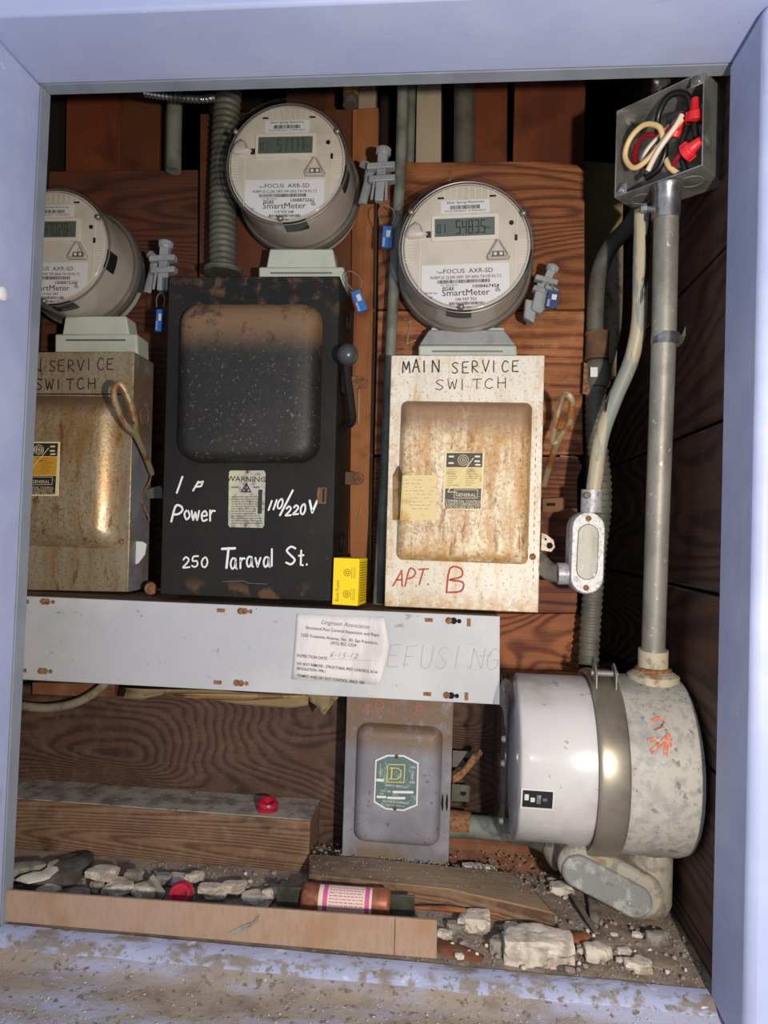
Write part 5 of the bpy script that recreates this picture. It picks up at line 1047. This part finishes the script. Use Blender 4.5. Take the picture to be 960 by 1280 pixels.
rk('plaster_chunk', 822, 1172, 30, 24, 'greyst', 'dusty round lump on the dirt right of the white pebble', seed=27)
rk('plaster_chunk', 880, 1263, 12, 18, 'plasterw', 'yellowish white chip lying on the sill in the right corner', 'chip', seed=28, base=ZB-.012, lift=.2)
rk('plaster_chunk', 270, 1118, 30, 14, 'plaster', 'crumbled plaster right of the red fuse cap', seed=29)
rk('plaster_chunk', 322, 1122, 44, 16, 'plaster', 'plaster crumbs left of the cartridge fuse blade', seed=30)
for (px, py, w_, h_, sd, lb) in ((262, 1112, 30, 16, 61, 'pale crumb cluster between red fuse cap and the cracked plaster'), (292, 1108, 34, 16, 62, 'pale flattened plaster lump half way between red fuse cap and cartridge fuse'), (340, 1116, 26, 16, 63, 'pale lump right beside the left blade of the cartridge fuse'), (204, 1098, 22, 16, 64, 'grey angular stone above the dark stick'), (244, 1096, 24, 14, 65, 'pale crumbly lump above and right of the red fuse cap'), (60, 1112, 30, 12, 66, 'flat beige flake in front of the folded cloth'), (100, 1116, 26, 14, 67, 'pale green-grey flake right of the folded cloth'), (640, 1160, 22, 16, 68, 'pale lump between rounded chunk and largest chunk'), (556, 1168, 20, 14, 69, 'pale small lump beside the right end of the cardboard strip'), (780, 1190, 18, 12, 70, 'small pale stone above the pale chunk in the right corner'), (655, 1128, 22, 12, 71, 'grey lump in the grit behind the tip of the dusty board')):
    rk('plaster_chunk', px, py, w_, h_, 'plaster' if 'grey' not in lb else 'greyst', lb, seed=sd, base=FL+(.006 if px < 400 else 0))
for i in range(150):   # small countable fragments that look alike
    if i < 45: px, py = R_.uniform(560, 800), R_.uniform(1150, 1215)
    elif i < 80: px, py = R_.uniform(565, 720), R_.uniform(1095, 1130)
    elif i < 120: px, py = R_.uniform(80, 350), R_.uniform(1088, 1118)
    else: px, py = R_.uniform(700, 860), R_.uniform(1150, 1225)
    RG = (('around the large plaster chunks behind the sill', 'by the large chunks'), ('behind the dusty splintered board', 'behind the board'), ('between the squared timber and the cardboard strip', 'by the timber'), ('in the right corner under the cast elbow', 'under the elbow'))[0 if i < 45 else 1 if i < 80 else 2 if i < 120 else 3]
    s_ = R_.choice((4, 5, 6, 8, 11)) if i < 120 else R_.choice((3, 4, 5))
    rk('rubble_bit', px, py, s_*1.2, s_, ('plaster', 'greyst', 'soil')[i % 3], 'tiny '+('pale', 'grey', 'earth-brown')[i % 3]+' crumb on the dirt '+RG[0], 'rubble', seed=40+i, lev=1, grp=('pale', 'grey', 'brown')[i % 3]+' crumbs '+RG[1])
# gravel stuff
g = G(); rn = random.Random(11)
for i in range(3800):
    a = rn.random()
    if a < .6: px, py = rn.uniform(500, 880), rn.uniform(1090, 1238)
    elif a < .85: px, py = rn.uniform(10, 400), rn.uniform(1080, 1128)
    else: px, py = rn.uniform(390, 560), rn.uniform(1080, 1160)
    q = PZ(px, py, FL)
    if q.y < YB+.008 or q.y > .97: continue
    if px < 385 and q.y > .92: continue
    r_ = rn.choice((.0006, .0009, .0013, .002)); b = len(g.v)
    base = zl if (386 < px < 690 and q.y > .865) else FL
    o_ = [Vector((rn.uniform(-1, 1), rn.uniform(-1, 1), rn.uniform(.0, 1.3))) for _ in range(6)]
    dirs = [Vector(d_) for d_ in ((1, 0, 0), (-1, 0, 0), (0, 1, 0), (0, -1, 0), (0, 0, 1), (0, 0, -1))]
    g.v += [Vector((q.x, q.y, base))+(d_+o*.35)*r_ for d_, o in zip(dirs, o_)]
    g.f += [(b+x, b+y, b+z) for x, y, z in ((0, 2, 4), (2, 1, 4), (1, 3, 4), (3, 0, 4), (2, 0, 5), (1, 2, 5), (3, 1, 5), (0, 3, 5))]
o = O('gravel', g, 'greyst', smooth=20); tag(o, 'fine grit and crumbs scattered over the recess floor', 'grit'); o['kind'] = 'stuff'
g = G()
for i in range(900):
    px, py = rn.uniform(0, 900), rn.uniform(1190, 1280)
    q = PZ(px, py, ZB-.008)
    if q.y > .718: continue
    r_ = rn.choice((.0005, .0007, .0009, .0014)); b = len(g.v); a = rn.uniform(0, 6.28); e = rn.uniform(.3, .8)
    zz = ZB-.016+.012*max(0, min(1, (q.y-.70)/.03))+.0022
    for k2 in range(5): g.v.append(Vector((q.x+r_*math.cos(a+k2*1.256)*rn.uniform(.7, 1.3), q.y+r_*e*math.sin(a+k2*1.256), zz+rn.uniform(0, .0006))))
    g.f.append(tuple(range(b, b+5)))
o = O('paint_flakes', g, 'plasterw', smooth=20); tag(o, 'tiny pale paint flakes scattered on the worn sill', 'paint flakes'); o['kind'] = 'stuff'
# cloth / leaves at left
def lump(name, pxs, base, mat, label, cat, th=.006, seed=1):
    p = [PZ(x, y, base) for x, y in pxs]; c = sum(p, Vector())/len(p); L = []
    for s_, z_ in ((1, 0), (1.0, .4), (.82, .85), (.4, 1)): L.append([Vector((c.x+(q.x-c.x)*s_, c.y+(q.y-c.y)*s_, base+th*z_*(1+.5*noise.noise(q*40+Vector((seed, 0, 0)))))) for q in p])
    n = len(p); ar = sum(p[i].x*p[(i+1) % n].y-p[(i+1) % n].x*p[i].y for i in range(n))
    if ar < 0: L = [l[::-1] for l in L]
    return tag(O(name, G().loops(L), mat, smooth=50), label, cat)
lump('folded_cloth', [(30, 1112), (60, 1100), (90, 1082), (105, 1074), (118, 1073), (110, 1092), (92, 1106), (60, 1113)], FL+.004, 'cloth', 'folded dusty dark cloth scrap behind the cardboard at far left', 'cloth', .016, 3)
lump('paper_roll', [(-10, 1098), (20, 1088), (60, 1086), (64, 1092), (40, 1099), (-8, 1104)], FL+.006, 'greyst', 'grey rolled paper lying at the far left behind the cloth', 'paper', .014, 4)
lump('paper_scrap', [(20, 1101), (45, 1097), (62, 1088), (62, 1080), (72, 1076), (78, 1081), (76, 1092), (55, 1101), (35, 1105)], FL+.016, 'plasterw', 'crumpled white paper scrap on the left of the dark cloth', 'paper', .005, 5)
a, b = PZ(188, 1096, FL+.022), PZ(205, 1122, FL+.004); g = G().tube([a, b], .006, 4, flat=.4); tag(O('wood_stick', g, 'greyst', bevel=.001), 'flat dark stick leaning among the plaster lumps at left', 'stick')
# sheet-metal strap scrap under the elbow
def strip(pxs, w, name, mat, label, cat):
    g = G().loops([[q+Vector((dx, 0, dz)) for dx, dz in ((-w/2, 0), (w/2, 0), (w/2, .0015), (-w/2, .0015))] for q in [PZ(x, y, FL+z_) for x, y, z_ in pxs]]); return tag(O(name, g, mat, bevel=.0004), label, cat)
strip([(716, 1120, .010), (726, 1136, .012), (736, 1152, .009), (747, 1168, .004)], .006, 'metal_scrap', 'galv', 'bent grey metal strap scrap left of the cast elbow', 'metal scrap')
lump('slate_scrap', [(734, 1120), (746, 1126), (752, 1142), (748, 1156), (738, 1150)], FL+.006, 'greyst', 'dark slate sliver beside the bent strap scrap', 'slate sliver', .003, 8)
lump('wood_chip', [(712, 1168), (735, 1170), (740, 1177), (734, 1182), (712, 1178)], FL+.004, 'orangev', 'small tan wood chip right of the largest plaster chunk', 'wood chip', .005, 9)
lump('dirt_plate', [(755, 1150), (800, 1172), (850, 1205), (838, 1216), (770, 1196), (740, 1180)], FL+.0005, 'soil', 'crust of packed dirt in front of the elbow', 'dirt', .004, 10)
lump('wood_scrap', [(548, 1176), (580, 1184), (606, 1196), (600, 1204), (560, 1198), (546, 1190)], FL+.0005, 'beamr', 'dark wood scrap at the right end of the cardboard strip', 'wood scrap', .004, 11)
lump('wood_scrap', [(690, 1206), (720, 1204), (742, 1206), (730, 1213), (700, 1215)], FL+.0005, 'cloth', 'dark wood sliver in front of the flat plaster flake', 'wood scrap', .003, 12)
# cartridge fuse
fz = FL+.022
a = PZ(378, 1122, fz); b = PZ(488, 1130, fz); ax = (b-a).normalized(); Lf = (b-a).length; r_ = .0165
t = thing('cartridge_fuse', 'copper-ended cartridge fuse with a pink-striped label behind the cardboard strip', 'fuse', (a+b)/2-Vector((0, 0, r_)))
O('barrel', G().lathe([(r_*.94, Lf*.19), (r_*.94, Lf*.81)], a, ax, 28), 'fuselbl', t)
for s_, e in ((0, .2), (1, .8)):
    pr = [(r_*.8, 0), (r_*.97, .0025), (r_, .005), (r_, Lf*.2)]
    O('end_cap', G().lathe(pr, a if s_ == 0 else b, ax if s_ == 0 else -ax, 28), 'copper', t, smooth=50)
for u0 in (.25, .72): O('pink_stripe', G().lathe([(r_*.955, Lf*u0), (r_*.955, Lf*(u0+.05))], a, ax, 28), 'pink', t)
g = G(); up = ax.cross(Vector((0, 1, 0))).normalized(); up = up if up.z > 0 else -up; fw = up.cross(ax); fw = fw if fw.y < 0 else -fw; rn = random.Random(4)
for j in range(8):
    th = math.radians(-5+j*12); n_ = fw*math.cos(th)+up*math.sin(th); s_ = .32
    while s_ < .69:
        l_ = rn.uniform(.012, .05); p0 = a+ax*Lf*s_+n_*r_*.957; p1 = a+ax*Lf*min(.7, s_+l_)+n_*r_*.957; tt_ = (up*math.cos(th)-fw*math.sin(th))*.0005
        g.add([p0-tt_, p1-tt_, p1+tt_, p0+tt_], [(0, 1, 2, 3)]); s_ += l_+.012
O('print', g, 'pink', t)
for q0, q1 in ((a, a-ax*.030), (b, b+ax*.028)):
    n_ = up*.0115; f_ = fw*.0014; O('blade', G().hexa([q0-n_-f_, q0+n_-f_, q0+n_+f_, q0-n_+f_], [q1-n_-f_, q1+n_-f_, q1+n_+f_, q1-n_+f_]), 'fuseblade', t, bevel=.0004)
# red plug fuses
def plug(p, ax_, s, label):
    t = thing('plug_fuse', label, 'fuse', p)
    O('ring', G().lathe([(.0135*s, 0), (.0135*s, .004*s), (.012*s, .005*s), (.0135*s, .007*s), (.0135*s, .010*s), (.0115*s, .013*s), (.008*s, .013*s), (.008*s, .007*s)], p, ax_, 24, True, True), 'redcap', t, smooth=40)
    return t
plug(P(334, 1015, .950).xyz*Vector((1, 1, 0))+Vector((0, 0, TOP24+.001)), (.1, -.15, 1), 1.05, 'red plastic fuse cap lying on the dusty timber')
p_ = PZ(228, 1117, FL+.014); plug(p_, (.1, -1, .35), 1.05, 'dusty red fuse cap lying on edge in the rubble')
